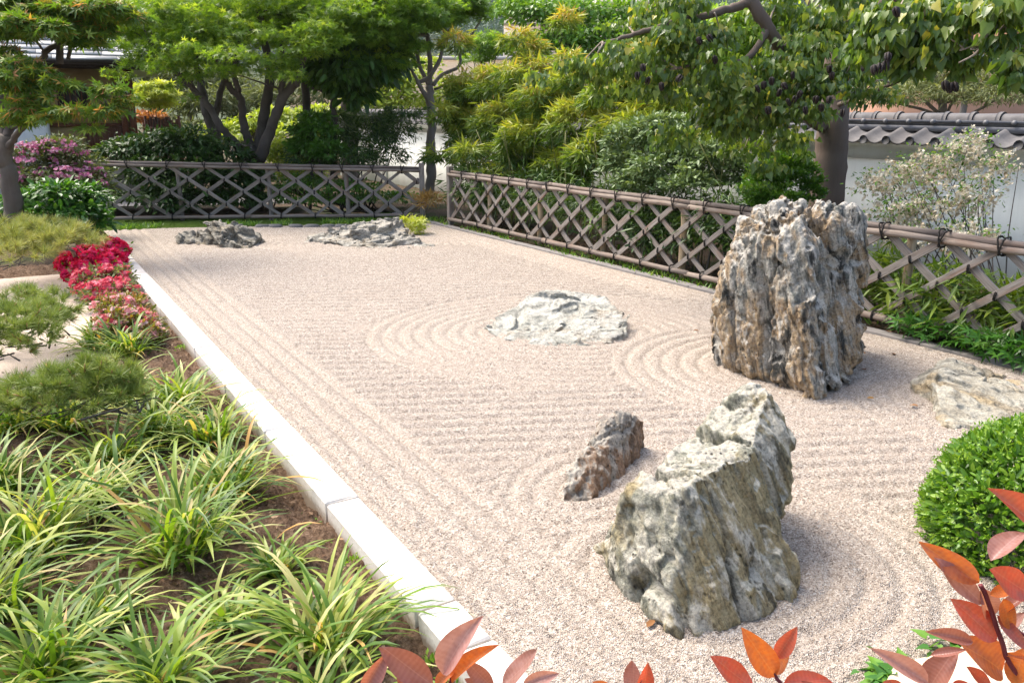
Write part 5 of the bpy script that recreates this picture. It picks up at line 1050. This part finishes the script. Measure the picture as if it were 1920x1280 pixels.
building('balcony_block', 'grey apartment block with balcony railing at the top edge above the bright tree', 1120, 1300, 55, -90, plain_mat('grey_render', (.45, .42, .38), None, 1), 5, 4, 8, True)
building('terracotta_house', 'terracotta rendered house behind the hanging leaves at upper right', 1700, 2050, 42, 62, M_PINK, 3, 5, 8)
rw = thing('retaining_wall', 'tan stone retaining wall beyond the bamboo below the far hillside', 'wall', (P(880, 215, 48)[0], 48, 0))
zt = P(880, 113, 48)[2]; mb = MB(); mb.box((rw.location.x, 48.5, zt / 2 - .5), (20, 1.0, zt + 1)); mb.obj('wall_body', M_TAN, rw); mb = MB(); mb.box((rw.location.x, 48.5, zt + .1), (20.2, 1.2, .2)); mb.obj('coping', M_STUCCO, rw)

# ================================================================== PLANTING BED
# ---- strap leaved clumps; single leaves are parts, the thick of the tuft is one mass
M_STRAP = leaf_mat('strap_leaf', GL((0, (.055, .125, .016)), (.35, (.125, .225, .026)), (.65, (.25, .335, .045)), (.85, (.40, .43, .10)), (.94, (.55, .50, .22)), (1, (.50, .26, .07))), .40, .42, .4, (1.2, 1.25, .4), True)
def strap(L, lean, arch, wid, n=7, twist=0.0):
    """arching blade from the origin, lean = start angle from upright"""
    V, a, p = [], lean, np.zeros(3)
    for i in range(n + 1):
        s = i / n; wv = wid * (1 - .25 * s) * (1 if i < n else .06) * min(1, .5 + 2.2 * s) * (1 - max(0, s - .72) * 2.4 if i < n else 1)
        tw = twist * s; sx = np.array((math.cos(tw), math.sin(tw) * .5, math.sin(tw) * .6))
        V += [p - sx * wv, p + np.array((0, -.25 * wv * math.cos(a), -.25 * wv)) , p + sx * wv]
        a += arch * (.35 + 1.3 * s) / n; p = p + np.array((0, math.sin(a), math.cos(a))) * L / n
    Fx = []
    for i in range(n):
        for j in (0, 1): k = i * 3 + j; Fx.append((k, k + 1, k + 4, k + 3))
    return np.array(V), np.array(Fx)
VAR = []
for i in range(26):
    lean = R.uniform(.05, .95); V, Fx = strap(R.uniform(.36, .60), lean, R.uniform(.9, 2.0) * (1.1 if lean < .5 else .75), R.uniform(.0068, .0112), 7, R.normal() * .5)
    VAR.append((V, Fx))
VARM = [mesh_np('leaf_blade', V, [Fx], M_STRAP, True, {'tint': np.full(len(V), R.random() * .8)}) for V, Fx in VAR]
def clump(px, py, s, label, nparts=40, nmass=118):
    b = G(px, py, -.11); t_ = thing('strap_leaf_clump', label, 'grass plant', b, 'arching strap leaved clumps in the planting bed')
    for i in range(nparts):
        k = R.integers(len(VARM)); o = link('leaf_blade', VARM[k], t_, (.05 * s * R.normal(), .05 * s * R.normal(), 0)); o.rotation_euler = (0, 0, 6.283 * R.random()); f = s * R.uniform(.8, 1.2); o.scale = (R.uniform(.8, 1.35), f, f * R.uniform(.85, 1.1))
    Vs, Fs, T, n = [], [], [], 0
    for i in range(nmass):
        V, Fx = VAR[R.integers(len(VAR))]; V = V * (1, 1, 1 if i % 11 else .32); a = 6.283 * R.random(); c, q = math.cos(a), math.sin(a); f = s * R.uniform(.6, 1.12)
        W_ = V * np.array((R.uniform(.8, 1.3), f, f * R.uniform(.8, 1.15))); W_ = np.stack((W_[:, 0] * c - W_[:, 1] * q, W_[:, 0] * q + W_[:, 1] * c, W_[:, 2]), 1) + np.array((.06 * s * R.normal(), .06 * s * R.normal(), 0))
        Vs.append(W_); Fs.append(Fx + n); n += len(V); T.append(np.full(len(V), R.random() ** 1.3 if i % 11 else .97))
    tag(link('leaf_mass', mesh_np('leaf_mass', np.concatenate(Vs), [np.concatenate(Fs)], M_STRAP, True, {'tint': np.concatenate(T)}), t_), kind='stuff')
CL = [(240, 676, .9, 'strap leaved clump just before the azaleas, against the kerb'), (185, 665, .75, 'small strap leaved clump beside the sandy path, left of the azaleas'),
      (338, 775, .95, 'strap leaved clump leaning on the kerb, behind the right end of the lowest pine'), (300, 830, .92, 'yellow tipped strap leaved clump under the lowest pine branch'), (398, 842, .85, 'strap leaved clump with blades over the kerb, third one along it'),
      (120, 815, .95, 'strap leaved clump below the tip of the lowest pine at left'), (30, 820, .9, 'strap leaved clump at the left edge level with the lowest pine'), (215, 885, .85, 'thin pale strap leaved clump in the middle of the bed'),
      (75, 1045, 1.25, 'big dark green strap leaved clump at the left edge'), (345, 1050, 1.28, 'largest strap leaved clump, a full fountain in the middle front of the bed'), (428, 940, .98, 'strap leaved clump behind the largest one, nearest the kerb'),
      (612, 1238, .98, 'young bright strap leaved clump in the bottom corner of the bed by the kerb'), (95, 1290, 1.0, 'strap leaved clump cut by the bottom edge at the left'), (300, 1330, .9, 'strap leaved clump cut by the bottom edge in the middle of the bed'),
      (0, 930, .9, 'strap leaved clump half outside the left edge above the big dark one'), (235, 760, .8, 'strap leaved clump partly hidden under the lowest pine branch'), (-20, 1180, 1.0, 'strap leaved clump half outside the left edge near the bottom')]
for a in CL: clump(*a)
clump(185, 965, .9, 'strap leaved clump in mid bed, between the big dark one and the largest one')
clump(205, 1175, .62, 'small strap leaved tuft on bare soil before the largest clump', 22, 50)
clump(520, 1090, .62, 'small strap leaved tuft by the kerb, between the largest clump and the bottom corner one', 24, 60)
clump(430, 1185, .6, 'small strap leaved tuft in front of the largest clump, left of the bottom corner one', 22, 55)
clump(600, 1345, .8, 'strap leaved clump peeping over the bottom edge beside the kerb', 14, 40)

# ---- low ground cover and litter
C = []
for px, py, q in ((160, 1130, 300), (450, 1150, 260), (60, 1170, 200), (540, 1100, 90), (330, 1160, 220), (400, 1230, 200), (640, 985, 60), (150, 880, 130), (250, 1225, 200)):
    c = G(px, py, -.10); C.append(c + R.normal(size=(q, 3)) * np.array((.14, .16, .006)))
C = np.concatenate(C); 
tag(leaf_obj('clover', None, M_BOX, C + np.array((0, 0, .015)), rdir(len(C)) * np.array((1, 1, .3)), R.normal(size=C.shape) * .4 + np.array((0, 0, 1)), .022, T_OVATE, R.random(len(C))), kind='stuff')
M_LITTER = leaf_mat('bark_litter', GL((0, (.05, .028, .017)), (.6, (.16, .095, .058)), (1, (.34, .24, .15))), .05, .9, .1)
q = 9000; uu = -.2 - 1.9 * R.random(q) ** 1.0; vv_ = -1.0 + 9.5 * R.random(q) ** 1.4
C = np.stack([K(a, b) for a, b in zip(uu, vv_)]); C[:, 2] = bed_z(C[:, 0], C[:, 1]) + .008
tag(leaf_obj('bark_litter', None, M_LITTER, C, rdir(q) * np.array((1, 1, .35)), R.normal(size=(q, 3)) * .5 + np.array((0, 0, 1)), R.uniform(.010, .038, q), T_OVATE, R.random(q)), kind='stuff')
# weeds at the kerb foot
C, D = clump_points([(K(-.22, v_, -.06), np.array((.04, .06, .03))) for v_ in (1.05, .62, .2, .05, 3.6, 5.2)], 420, 10, .3, .7, -.2)
tag(leaf_obj('kerb_weeds', None, M_BOX, C, D + np.array((0, 0, .4)), rdir(len(C)), .020, T_OVATE, .5 + .5 * R.random(len(C))), kind='stuff')

# ---- azaleas along the kerb
def azalea(label, px, py, pads, fl_stops, nf, nl, leafmat, fs=.060):
    b = G(px, py, -.10); t_ = thing('azalea', label, 'azalea', b, 'azaleas in flower along the kerb'); pads = [(G(x, y, z), np.array((r * .8, r * .8, h * .95))) for x, y, z, r, h in pads]
    for i in range(5): c = pads[R.integers(len(pads))][0]; limb('stem', t_, M_BARK_D, [b + .08 * R.normal(size=3) * np.array((1, 1, 0)), (b + c) / 2 + .04 * R.normal(size=3), c], .010, .004, 5, 3)
    foliage('foliage', t_, leafmat, pads, nl, .042, T_OVAL, m=36, spread=.22, up=.8, droop=-.1, jit=.5, low=-.6, tint=top_tint(0, .7, .5))
    C, D = clump_points(pads, nf, 40, .09, .97, -.1)
    mt = leaf_mat('azalea_flower', fl_stops, .35, .55, .2, (1.2, .8, .9))
    C2 = np.repeat(C, 3, 0) + .010 * R.normal(size=(len(C) * 3, 3)); D2 = np.repeat(D, 3, 0) + .5 * R.normal(size=C2.shape)
    tag(leaf_obj('flowers', t_, mt, C2 + .012 * unit(D2), rdir(len(C2)), D2 + np.array((0, -.3, .3)), fs, T_PETAL, np.repeat(R.random(len(C)), 3)), kind='stuff')
MAG = GL((0, (.50, .008, .04)), (.5, (.76, .018, .09)), (.8, (.80, .04, .19)), (1, (.80, .13, .30)))
COR = GL((0, (.50, .03, .06)), (.5, (.66, .12, .17)), (1, (.74, .33, .36)))
PNK = GL((0, (.60, .10, .12)), (.4, (.70, .34, .34)), (.8, (.78, .52, .48)), (1, (.80, .66, .58)))
azalea('crimson azalea in solid bright flower at the far end of the kerb', 168, 500, ((205, 476, .16, .27, .18), (168, 488, .16, .26, .17), (138, 496, .12, .22, .14), (185, 505, .14, .26, .18), (210, 495, .1, .2, .16), (155, 520, .08, .22, .16)), MAG, 1500, 1500, M_BOX, .075)
azalea('pink red azalea with green leaves showing, middle of the row by the kerb', 200, 550, ((180, 530, .12, .26, .18), (215, 525, .12, .24, .17), (200, 555, .10, .26, .17), (165, 545, .06, .2, .15), (228, 548, .08, .18, .14)), COR, 560, 3200, M_OLIVE, .058)
azalea('fading azalea with a few pale pink flowers among bronze leaves, nearest in the row', 240, 610, ((215, 585, .10, .24, .16), (250, 580, .08, .20, .15), (235, 610, .08, .25, .16), (265, 612, .06, .2, .15), (210, 620, .05, .2, .15), (280, 628, .03, .14, .12)), PNK, 300, 4200, leaf_mat('bronze_azalea_leaf', GL((0, (.06, .09, .02)), (.5, (.17, .17, .03)), (.8, (.33, .24, .05)), (1, (.42, .17, .06))), .35), .05)

# ---- trained pines over the path
M_PINE = leaf_mat('pine_needle', GL((0, (.11, .16, .036)), (.5, (.24, .31, .065)), (.9, (.40, .44, .10)), (1, (.54, .42, .16))), .15, .45, .4)
M_PINE_P = leaf_mat('pale_pine_needle', GL((0, (.15, .19, .04)), (.5, (.36, .38, .10)), (.9, (.56, .53, .21)), (1, (.66, .52, .28))), .2, .5, .4)
M_BUD = plain_mat('orange_bud', (.32, .17, .07), (.42, .27, .12), 20)
def needles(name, root, mat, pads, ntuft, L, per=22, tint0=.0):
    C, D = clump_points(pads, ntuft, 40, .10, .9, -.5); D = unit(D * np.array((1, 1, .7)) + np.array((0, 0, .55)))
    q = len(C); C2 = np.repeat(C, per, 0); D2 = np.repeat(D, per, 0); st = D2 * (L * .35 * R.random((q * per, 1)))
    AX = unit(D2 * .62 + .66 * rdir(q * per)); tv = np.repeat(R.random(q) * .6, per) + .3 * R.random(q * per) + tint0
    bm_ = MB()
    for i in R.permutation(q)[:int(q * .3)]:
        bm_.tube([C[i], C[i] + D[i] * L * .45, C[i] + D[i] * L * .75], (.006, .005, .002), 4)
    bm_.obj('buds', M_BUD, root, True)['kind'] = 'stuff'
    o = leaf_obj(name, root, mat, C2 + st, AX, rdir(q * per), L * R.uniform(.7, 1.15, q * per), T_NEEDLE, np.clip(tv, 0, 1)); return C
def zpad(px, py, z, r, h): return (G(px, py, z), np.array((r, r, h)))
def pine(label, base, mat, pads, limbs, ntuft, L, per=22):
    t_ = thing('trained_pine', label, 'pine', base)
    for nm, pts, r0, r1, m_ in limbs: limb(nm, t_, m_, pts, r0, r1, 7, 5, .008)
    for c, r_ in pads:
        for k in range(4):
            d = c + r_ * R.normal(size=3) * np.array((.5, .5, .1)); limb('twig', t_, M_BARK_D, [c - np.array((0, 0, r_[2] * .9)) + .1 * R.normal(size=3) * np.array((1, 1, 0)), d - np.array((0, 0, r_[2] * .4))], .008, .004, 5, 2)
    needles('needles', t_, mat, pads, ntuft, L, per)
M_PALEB = plain_mat('pale_branch', (.42, .34, .26), (.30, .23, .17), 12)
pine('pale needled pine branch trained level over the path, farthest of the three pines', (-7.6, 9.6, -.05), M_PINE_P, [zpad(20, 440, .52, .34, .15), zpad(60, 450, .52, .38, .13), zpad(100, 448, .52, .36, .15), zpad(135, 452, .50, .30, .12), zpad(30, 480, .40, .32, .12), zpad(5, 465, .45, .3, .2), zpad(60, 432, .52, .4, .10)],
     [('trunk', [np.array((-7.6, 9.6, -.1)), np.array((-7.4, 9.4, .2)), G(-30, 470, .38)], .09, .05, M_BARK_D), ('branch', [G(-30, 470, .38), G(30, 468, .36), G(70, 468, .36), G(120, 466, .38)], .035, .02, M_PALEB), ('branch', [G(120, 466, .38), G(135, 470, .34), G(146, 500, .05), G(147, 508, -.05)], .022, .02, M_PALEB)], 330, .125, 62)
pine('mid green pine spreading over the sandy path, middle one of the three pines', (-5.4, 6.6, -.05), M_PINE, [zpad(25, 570, .34, .26, .08), zpad(60, 565, .34, .2, .10), zpad(110, 575, .34, .14, .10), zpad(75, 600, .28, .20, .11), zpad(20, 615, .30, .28, .12), zpad(50, 630, .25, .24, .10), zpad(-10, 610, .3, .3, .14), zpad(118, 600, .24, .10, .09), zpad(10, 660, .16, .18, .06)],
     [('trunk', [np.array((-5.4, 6.6, -.1)), np.array((-5.2, 6.6, .1)), G(-20, 610, .22)], .06, .04, M_BARK_D), ('branch', [G(-20, 610, .22), G(40, 615, .2), G(75, 605, .2)], .03, .012, M_BARK_D), ('branch', [G(-20, 610, .22), G(30, 585, .26), G(75, 580, .26), G(112, 590, .24)], .02, .01, M_BARK_D)], 340, .095, 52)
pine('lowest and nearest pine branch, reaching over the strap leaved clumps', (-4.6, 5.2, -.05), M_PINE, [zpad(60, 735, .30, .16, .10), zpad(110, 735, .32, .18, .12), zpad(160, 720, .34, .18, .13), zpad(205, 715, .33, .16, .13), zpad(240, 735, .30, .11, .10), zpad(180, 745, .26, .2, .10), zpad(120, 755, .24, .18, .08), zpad(20, 750, .26, .14, .1)],
     [('trunk', [np.array((-4.6, 5.2, -.1)), np.array((-4.4, 5.1, .08)), G(-30, 755, .18)], .05, .035, M_BARK_D), ('branch', [G(-30, 755, .18), G(20, 745, .22), G(80, 748, .22), G(160, 742, .22), G(225, 742, .22)], .025, .010, M_BARK_G)], 370, .085, 52)

# ---- round clipped bush at the right
bb = np.array((2.28, 3.4, -.05)); 
bt = thing('round_clipped_bush', 'round clipped bright green bush at the right edge, behind the red leaves', 'bush', bb)
cB, rB = P(1950, 985, 3.36), np.array((.455, .455, .46))
for i in range(14):
    d = unit(R.normal(size=3) * np.array((1, 1, .6)) + np.array((0, 0, .4))); limb('branch', bt, M_BARK_G, [bb + .05 * R.normal(size=3) * np.array((1, 1, 0)), bb + .5 * (cB - bb), cB + d * rB * .85], .014, .004, 5, 4)
q = 19000; d = rdir(q); rr = 1 - .25 * R.random(q) ** 1.8; bump_ = 1 + .05 * fbm(d * 4, 3, 9)
C = cB + d * rB * (rr * bump_)[:, None]; k_ = C[:, 2] > -.03; C, d, rr = C[k_], d[k_], rr[k_]; q = len(C)
leaf_obj('foliage', bt, M_BOX, C, d + .75 * R.normal(size=d.shape) + np.array((0, 0, .35)), d + .5 * R.normal(size=d.shape) + np.array((0, 0, .4)), .040 * R.uniform(.7, 1.4, q), T_OVAL, np.clip(.1 + .5 * R.random(q) + .5 * (rr > .97) * R.random(q), 0, 1))
q = 290; d = rdir(900); d = d[(d @ unit(np.array((0, 0, H)) - cB)) > .1][:q]; q = len(d)
leaf_pieces('leaf', bt, M_BOX, cB + d * rB * 1.02, d + .7 * R.normal(size=d.shape) + np.array((0, 0, .4)), d + .4 * R.normal(size=d.shape), .042 * R.uniform(.8, 1.3, q), T_OVAL, .2 + .6 * R.random(q))
q = 1500; d = rdir(q); d = d[d[:, 2] > -.3]; q = len(d); C = cB + d * rB * (1.0 + .06 * R.random(q))[:, None]     # new shoots
Cs = np.repeat(C, 6, 0) + np.repeat(d, 6, 0) * (.028 * np.tile(np.arange(6) / 5, q))[:, None]
leaf_obj('young_shoots', bt, M_BOX, Cs, np.repeat(d, 6, 0) * .8 + rdir(q * 6), rdir(q * 6) + np.array((0, 0, .5)), .018, T_OVATE, .62 + .38 * R.random(q * 6))

# ---- red leaved photinia in the foreground
def photo_leaf(curl=.22, fold=.34, skew=0.0, wob=.0):
    V, Fx = [], []; n = 9
    for i in range(n + 1):
        s = i / n; wv = .5 * math.sin(math.pi * min(1, s ** .85)) ** .8 if 0 < i < n else .012; y = s; z = -curl * s * s + .05; sk = skew * s * s; wb = wob * math.sin(s * 9)
        V += [(sk - wv, y, z + fold * wv + wb), (sk - wv * .5, y, z + fold * .32 * wv), (sk, y, z - .02), (sk + wv * .5, y, z + fold * .32 * wv), (sk + wv, y, z + fold * wv - wb)]
    for i in range(n):
        for j in range(4): k = i * 5 + j; Fx.append((k, k + 1, k + 6, k + 5))
    return np.array(V), np.array(Fx)
PVS = [photo_leaf(), photo_leaf(.45, .55, .10, .02), photo_leaf(-.15, .15, -.08, .03), photo_leaf(.3, .75, .05, .015)]
def ph_mat(name, face, back, vein):
    t = NT(name); v = t.coord(); n1 = t.noise(v, 7, 4); sx = t.n('ShaderNodeSeparateXYZ'); t.to(v, sx.inputs[0])
    n0 = t.noise(t.map(v, (1.5, 2.5, 1)), 1.6, 3); r_ = t.rand()
    c = t.mix(t.ramp(n1, [(.35, 0), (.7, .7)]), face, back); c = t.mix(t.math('MULTIPLY', t.ramp(t.math('ADD', n0, t.math('MULTIPLY', r_, .3)), [(.45, 0), (.85, 1)]), .75), c, (.30, .12, .085))
    rib = t.ramp(t.math('ABSOLUTE', sx.outputs[0]), [(0, .4), (.03, 0)]); c = t.mix(rib, c, vein)
    wv = t.n('ShaderNodeTexWave'); wv.bands_direction = 'Y'; t.to(t.map(v, (1, 1, 1)), wv.inputs['Vector']); wv.inputs['Scale'].default_value = 4.0; wv.inputs['Distortion'].default_value = 2
    c = t.mix(t.math('MULTIPLY', wv.outputs['Fac'], .16), c, vein)
    sp_ = t.ramp(t.noise(v, 26, 2), [(.68, 0), (.74, .6)]); c = t.mix(sp_, c, tuple(x * .4 for x in face))
    t.done(c, .30, .6, t.bump(wv.outputs['Fac'], .04, .01)); tr_ = t.n('ShaderNodeBsdfTranslucent'); t.to(t.mix(1.0, c, (1.3, .9, .5), 'MULTIPLY'), tr_.inputs['Color']); ms = t.n('ShaderNodeMixShader'); ms.inputs[0].default_value = .42
    t.to(t.b.outputs[0], ms.inputs[1]); t.to(tr_.outputs[0], ms.inputs[2]); t.to(ms.outputs[0], t.out.inputs['Surface']); return t.m
PM = [ph_mat('orange_photinia_leaf', (.66, .17, .03), (.72, .25, .045), (.7, .34, .12)), ph_mat('red_photinia_leaf', (.55, .085, .05), (.60, .14, .07), (.62, .25, .16)),
      ph_mat('bronze_photinia_leaf', (.34, .14, .115), (.42, .20, .165), (.5, .28, .22)), ph_mat('pink_bronze_photinia_leaf', (.46, .26, .24), (.52, .33, .30), (.58, .4, .36))]
PL = [[mesh_np('leaf', a_, [b_], m, True) for a_, b_ in PVS] for m in PM]
M_STEMR = plain_mat('dark_red_stem', (.14, .025, .03), (.2, .05, .05), 20, .5)
def photinia(label, leaves, stems, Y, ground):
    t_ = thing('photinia_shrub', label, 'shrub', ground)
    for pts, r in stems: limb('stem', t_, M_STEMR, pts, r * 1.3, r, 7, 4, .002)
    for i, (bx, by, tx, ty, wf, mi, roll) in enumerate(leaves):
        b = P(bx, by, Y + .012 * R.normal()); e = P(tx, ty, Y - .05 * R.random() + .02); d = e - b; l = np.linalg.norm(d); y = d / l
        view = np.array((0, 0, H)) - b; view = unit(view) + np.array((0, 0, .45)); z = unit(view - y * (view @ y)); x = np.cross(y, z); c, s = math.cos(roll), math.sin(roll); x, z = x * c + z * s, z * c - x * s
        o = link('leaf', PL[mi][(i * 7 + mi) % 4], t_, b - np.array(ground)); o.rotation_euler = frame_rot((x, y, z)); o.scale = (l * wf * 1.12, l, l * .55)
Yp = 1.3
g1 = np.array((-.17, 1.38, -.08))
S1_ = [([g1, np.array((-.16, 1.36, .4)), P(815, 1330, Yp), P(818, 1284, Yp)], .004), ([P(815, 1330, Yp), P(840, 1290, Yp), P(848, 1262, Yp)], .003), ([np.array((-.16, 1.36, .5)), P(955, 1340, Yp), P(965, 1285, Yp)], .0035), ([np.array((-.16, 1.36, .5)), P(690, 1340, Yp), P(680, 1290, Yp)], .003)]
photinia('bronze and orange leaved photinia sprig at the bottom edge over the kerb', [(811,1284,709,1207,.36,2,.2),(678,1296,725,1228,.38,2,-.5),(833,1262,880,1158,.36,3,.35),(850,1280,914,1201,.26,0,.5),(925,1290,868,1232,.34,2,.3),(944,1286,1018,1222,.30,3,.3),(980,1284,1046,1258,.34,3,-.2),(820,1286,853,1245,.34,0,.2),(905,1292,870,1270,.4,2,.1),(690,1300,640,1290,.4,2,.3),(770,1300,745,1262,.4,2,.1)], S1_, Yp, g1)
g2 = np.array((.17, 1.36, -.08))
photinia('single bronze photinia tip with one red leaf at the bottom edge in the middle', [(1186,1300,1190,1236,.52,2,.3),(1204,1302,1216,1247,.36,1,-.4),(1150,1292,1108,1277,.3,0,0)], [([g2, np.array((.17, 1.35, .4)), P(1190, 1300, Yp)], .004)], Yp, g2)
g3 = np.array((.40, 1.38, -.08))
photinia('orange red photinia sprig at the bottom edge below the front boulder', [(1452,1266,1396,1182,.36,0,.25),(1456,1232,1493,1178,.36,1,-.3),(1455,1264,1486,1216,.34,0,.3),(1412,1290,1325,1227,.36,1,-.1),(1468,1284,1562,1265,.30,1,.2),(1480,1300,1530,1278,.3,2,.2),(1440,1296,1400,1283,.3,0,0)], [([g3, np.array((.40, 1.36, .4)), P(1455, 1330, Yp), P(1453, 1264, Yp), P(1456, 1234, Yp)], .0035)], Yp, g3)
g4 = np.array((.80, 1.42, -.08)); Y4 = 1.34
photinia('large red, orange and bronze photinia branch filling the bottom right corner', [(1834,1090,1729,1019,.30,0,.4),(1842,1132,1740,1041,.26,3,-.1),(1858,1052,1916,985,.42,3,.3),(1935,1116,1842,1062,.36,1,.1),(1945,990,1886,925,.34,1,0),(1866,1200,1790,1123,.44,1,-.1),(1822,1203,1743,1182,.24,2,.1),(1876,1256,1816,1206,.50,0,.1),(1738,1279,1640,1217,.27,3,.1),(1744,1290,1780,1220,.52,2,.3),(1745,1228,1812,1216,.26,2,0),(1858,1286,1806,1246,.30,1,0),(1902,1284,1918,1214,.50,0,.4),(1880,1150,1925,1104,.34,2,.3),(1855,1115,1904,1100,.34,0,-.2),(1868,1152,1925,1222,.26,1,.1),(1836,1100,1862,1164,.44,3,.2),(1884,1180,1925,1150,.4,3,.1),(1880,1120,1890,1180,.4,0,.4),(1700,1300,1650,1275,.4,1,.1),(1780,1300,1830,1278,.36,1,.1),(1925,1235,1880,1225,.3,0,.1)],
         [([g4, np.array((.79, 1.40, .4)), P(1895, 1330, Y4), P(1885, 1228, Y4), P(1867, 1171, Y4), P(1848, 1115, Y4), P(1838, 1096, Y4)], .0042), ([np.array((.79, 1.40, .5)), P(1925, 1250, Y4), P(1902, 1175, Y4), P(1898, 1140, Y4)], .003), ([np.array((.79, 1.40, .5)), P(1760, 1340, Y4), P(1742, 1284, Y4)], .003)], Y4, g4)
# ivy between the red leaves and the gravel
iv = plant('ivy', 'few bright ivy leaves on the gravel edge by the cream stone at bottom right', 'ivy', 1720, 1270)
foliage('foliage', iv, M_IVY, [(G(1700, 1262, .02), np.array((.13, .10, .04))), (G(1765, 1215, .02), np.array((.10, .06, .03))), (G(1680, 1285, .03), np.array((.09, .08, .03)))], 120, .055, T_HEART, pieces=300, m=12, up=1.3, jit=.3, tint=lambda C, D, q: .4 + .6 * R.random(q))

# ---- fallen leaves on the gravel
M_FALLEN = leaf_mat('fallen_leaf', GL((0, (.18, .08, .03)), (.7, (.34, .17, .06)), (1, (.10, .10, .03))), .1, .7, .2)
for i, (px, py, lab) in enumerate(((1311,620,'dry brown leaf on the gravel left of the tall boulder'),(1625,745,'small dark leaf on the gravel right of the tall boulder foot'),(1706,759,'dark curled leaf on the gravel before the tilted slab rock'),(1735,737,'dark leaf lying at the edge of the tilted slab rock'),(1678,664,'green fallen leaf on the gravel near the ivy'),(1625,693,'brown leaf beside the tall boulder, nearest its right side'),(1622,663,'pale brown leaf behind the right side of the tall boulder'),(1213,540,'reddish dry leaf on the gravel beyond the flat pale rock'),(1870,705,'brown dry leaves by the setts behind the tilted slab'),(1213,1175,'orange leaf on the gravel at the front boulder foot'),(1390,700,'brown leaf at the left foot of the tall boulder'),(1100,480,'dark leaf on the far gravel beside the long fence'))):
    g = G(px, py, .018); V0, F0 = T_OVAL; me = mesh_np('fallen_leaf', V0 * np.array((1.3, 1, 1.6)) * .055, [F0], M_FALLEN, False, {'tint': np.full(len(V0), R.random())}); o = link('fallen_leaf', me, None, g); o.rotation_euler = (.2 * R.normal(), .2 * R.normal(), 6.28 * R.random()); tag(o, lab, 'leaf', 'fallen leaves on the gravel')

# ---- mondo: tufts of short grass in the moss along the far edge and at the fence feet
q = 2600; s_ = R.random(q); base = BA[None] + (BB - BA)[None] * s_[:, None] + BN[None] * (.05 + .5 * R.random(q) ** 1.5)[:, None]
k_ = fbm(np.stack((s_ * 22, s_ * 0, s_ * 0), 1), 2, 4) > -.15; base = base[k_]; C = np.column_stack((base, np.full(len(base), 0.0)))
b2 = np.stack([K(FU - .16 + .30 * R.random(), v_) for v_ in 1.6 + 10 * R.random(1500)]); b2 = b2[fbm(b2 * np.array((1.3, 1.3, 0)), 2, 8) > .05]; C = np.concatenate((C, b2))
tag(leaf_obj('short_grass', None, M_BOX, C, rdir(len(C)) * np.array((1, 1, .2)) + np.array((0, 0, .9)), rdir(len(C)), R.uniform(.05, .12, len(C)), T_BLADE, R.random(len(C))), kind='stuff')
# leaf litter under the long fence
q = 2600; C = np.stack([K(FU - .1 + 1.2 * R.random(), -1 + 13 * R.random(), .02) for _ in range(q)])
tag(leaf_obj('leaf_litter', None, M_LITTER, C, rdir(q) * np.array((1, 1, .3)), R.normal(size=(q, 3)) * .5 + np.array((0, 0, 1)), R.uniform(.03, .08, q), T_OVATE, R.random(q)), kind='stuff')

# ================================================================== AIR between the garden and the hill
hb_ = MB(); hb_.box((0, 430, 79.3), (1860, 1020, 161)); 
hz = hb_.obj('haze', None); tag(hz, kind='stuff')
hm = bpy.data.materials.new('haze_air'); hm.use_nodes = True; hn = hm.node_tree.nodes; hl = hm.node_tree.links; hn.remove(hn['Principled BSDF'])
pv = hn.new('ShaderNodeVolumePrincipled'); pv.inputs['Color'].default_value = (.84, .90, .97, 1); pv.inputs['Density'].default_value = .00014; pv.inputs['Anisotropy'].default_value = .2
hl.new(pv.outputs[0], hn['Material Output'].inputs['Volume']); hz.data.materials.append(hm)
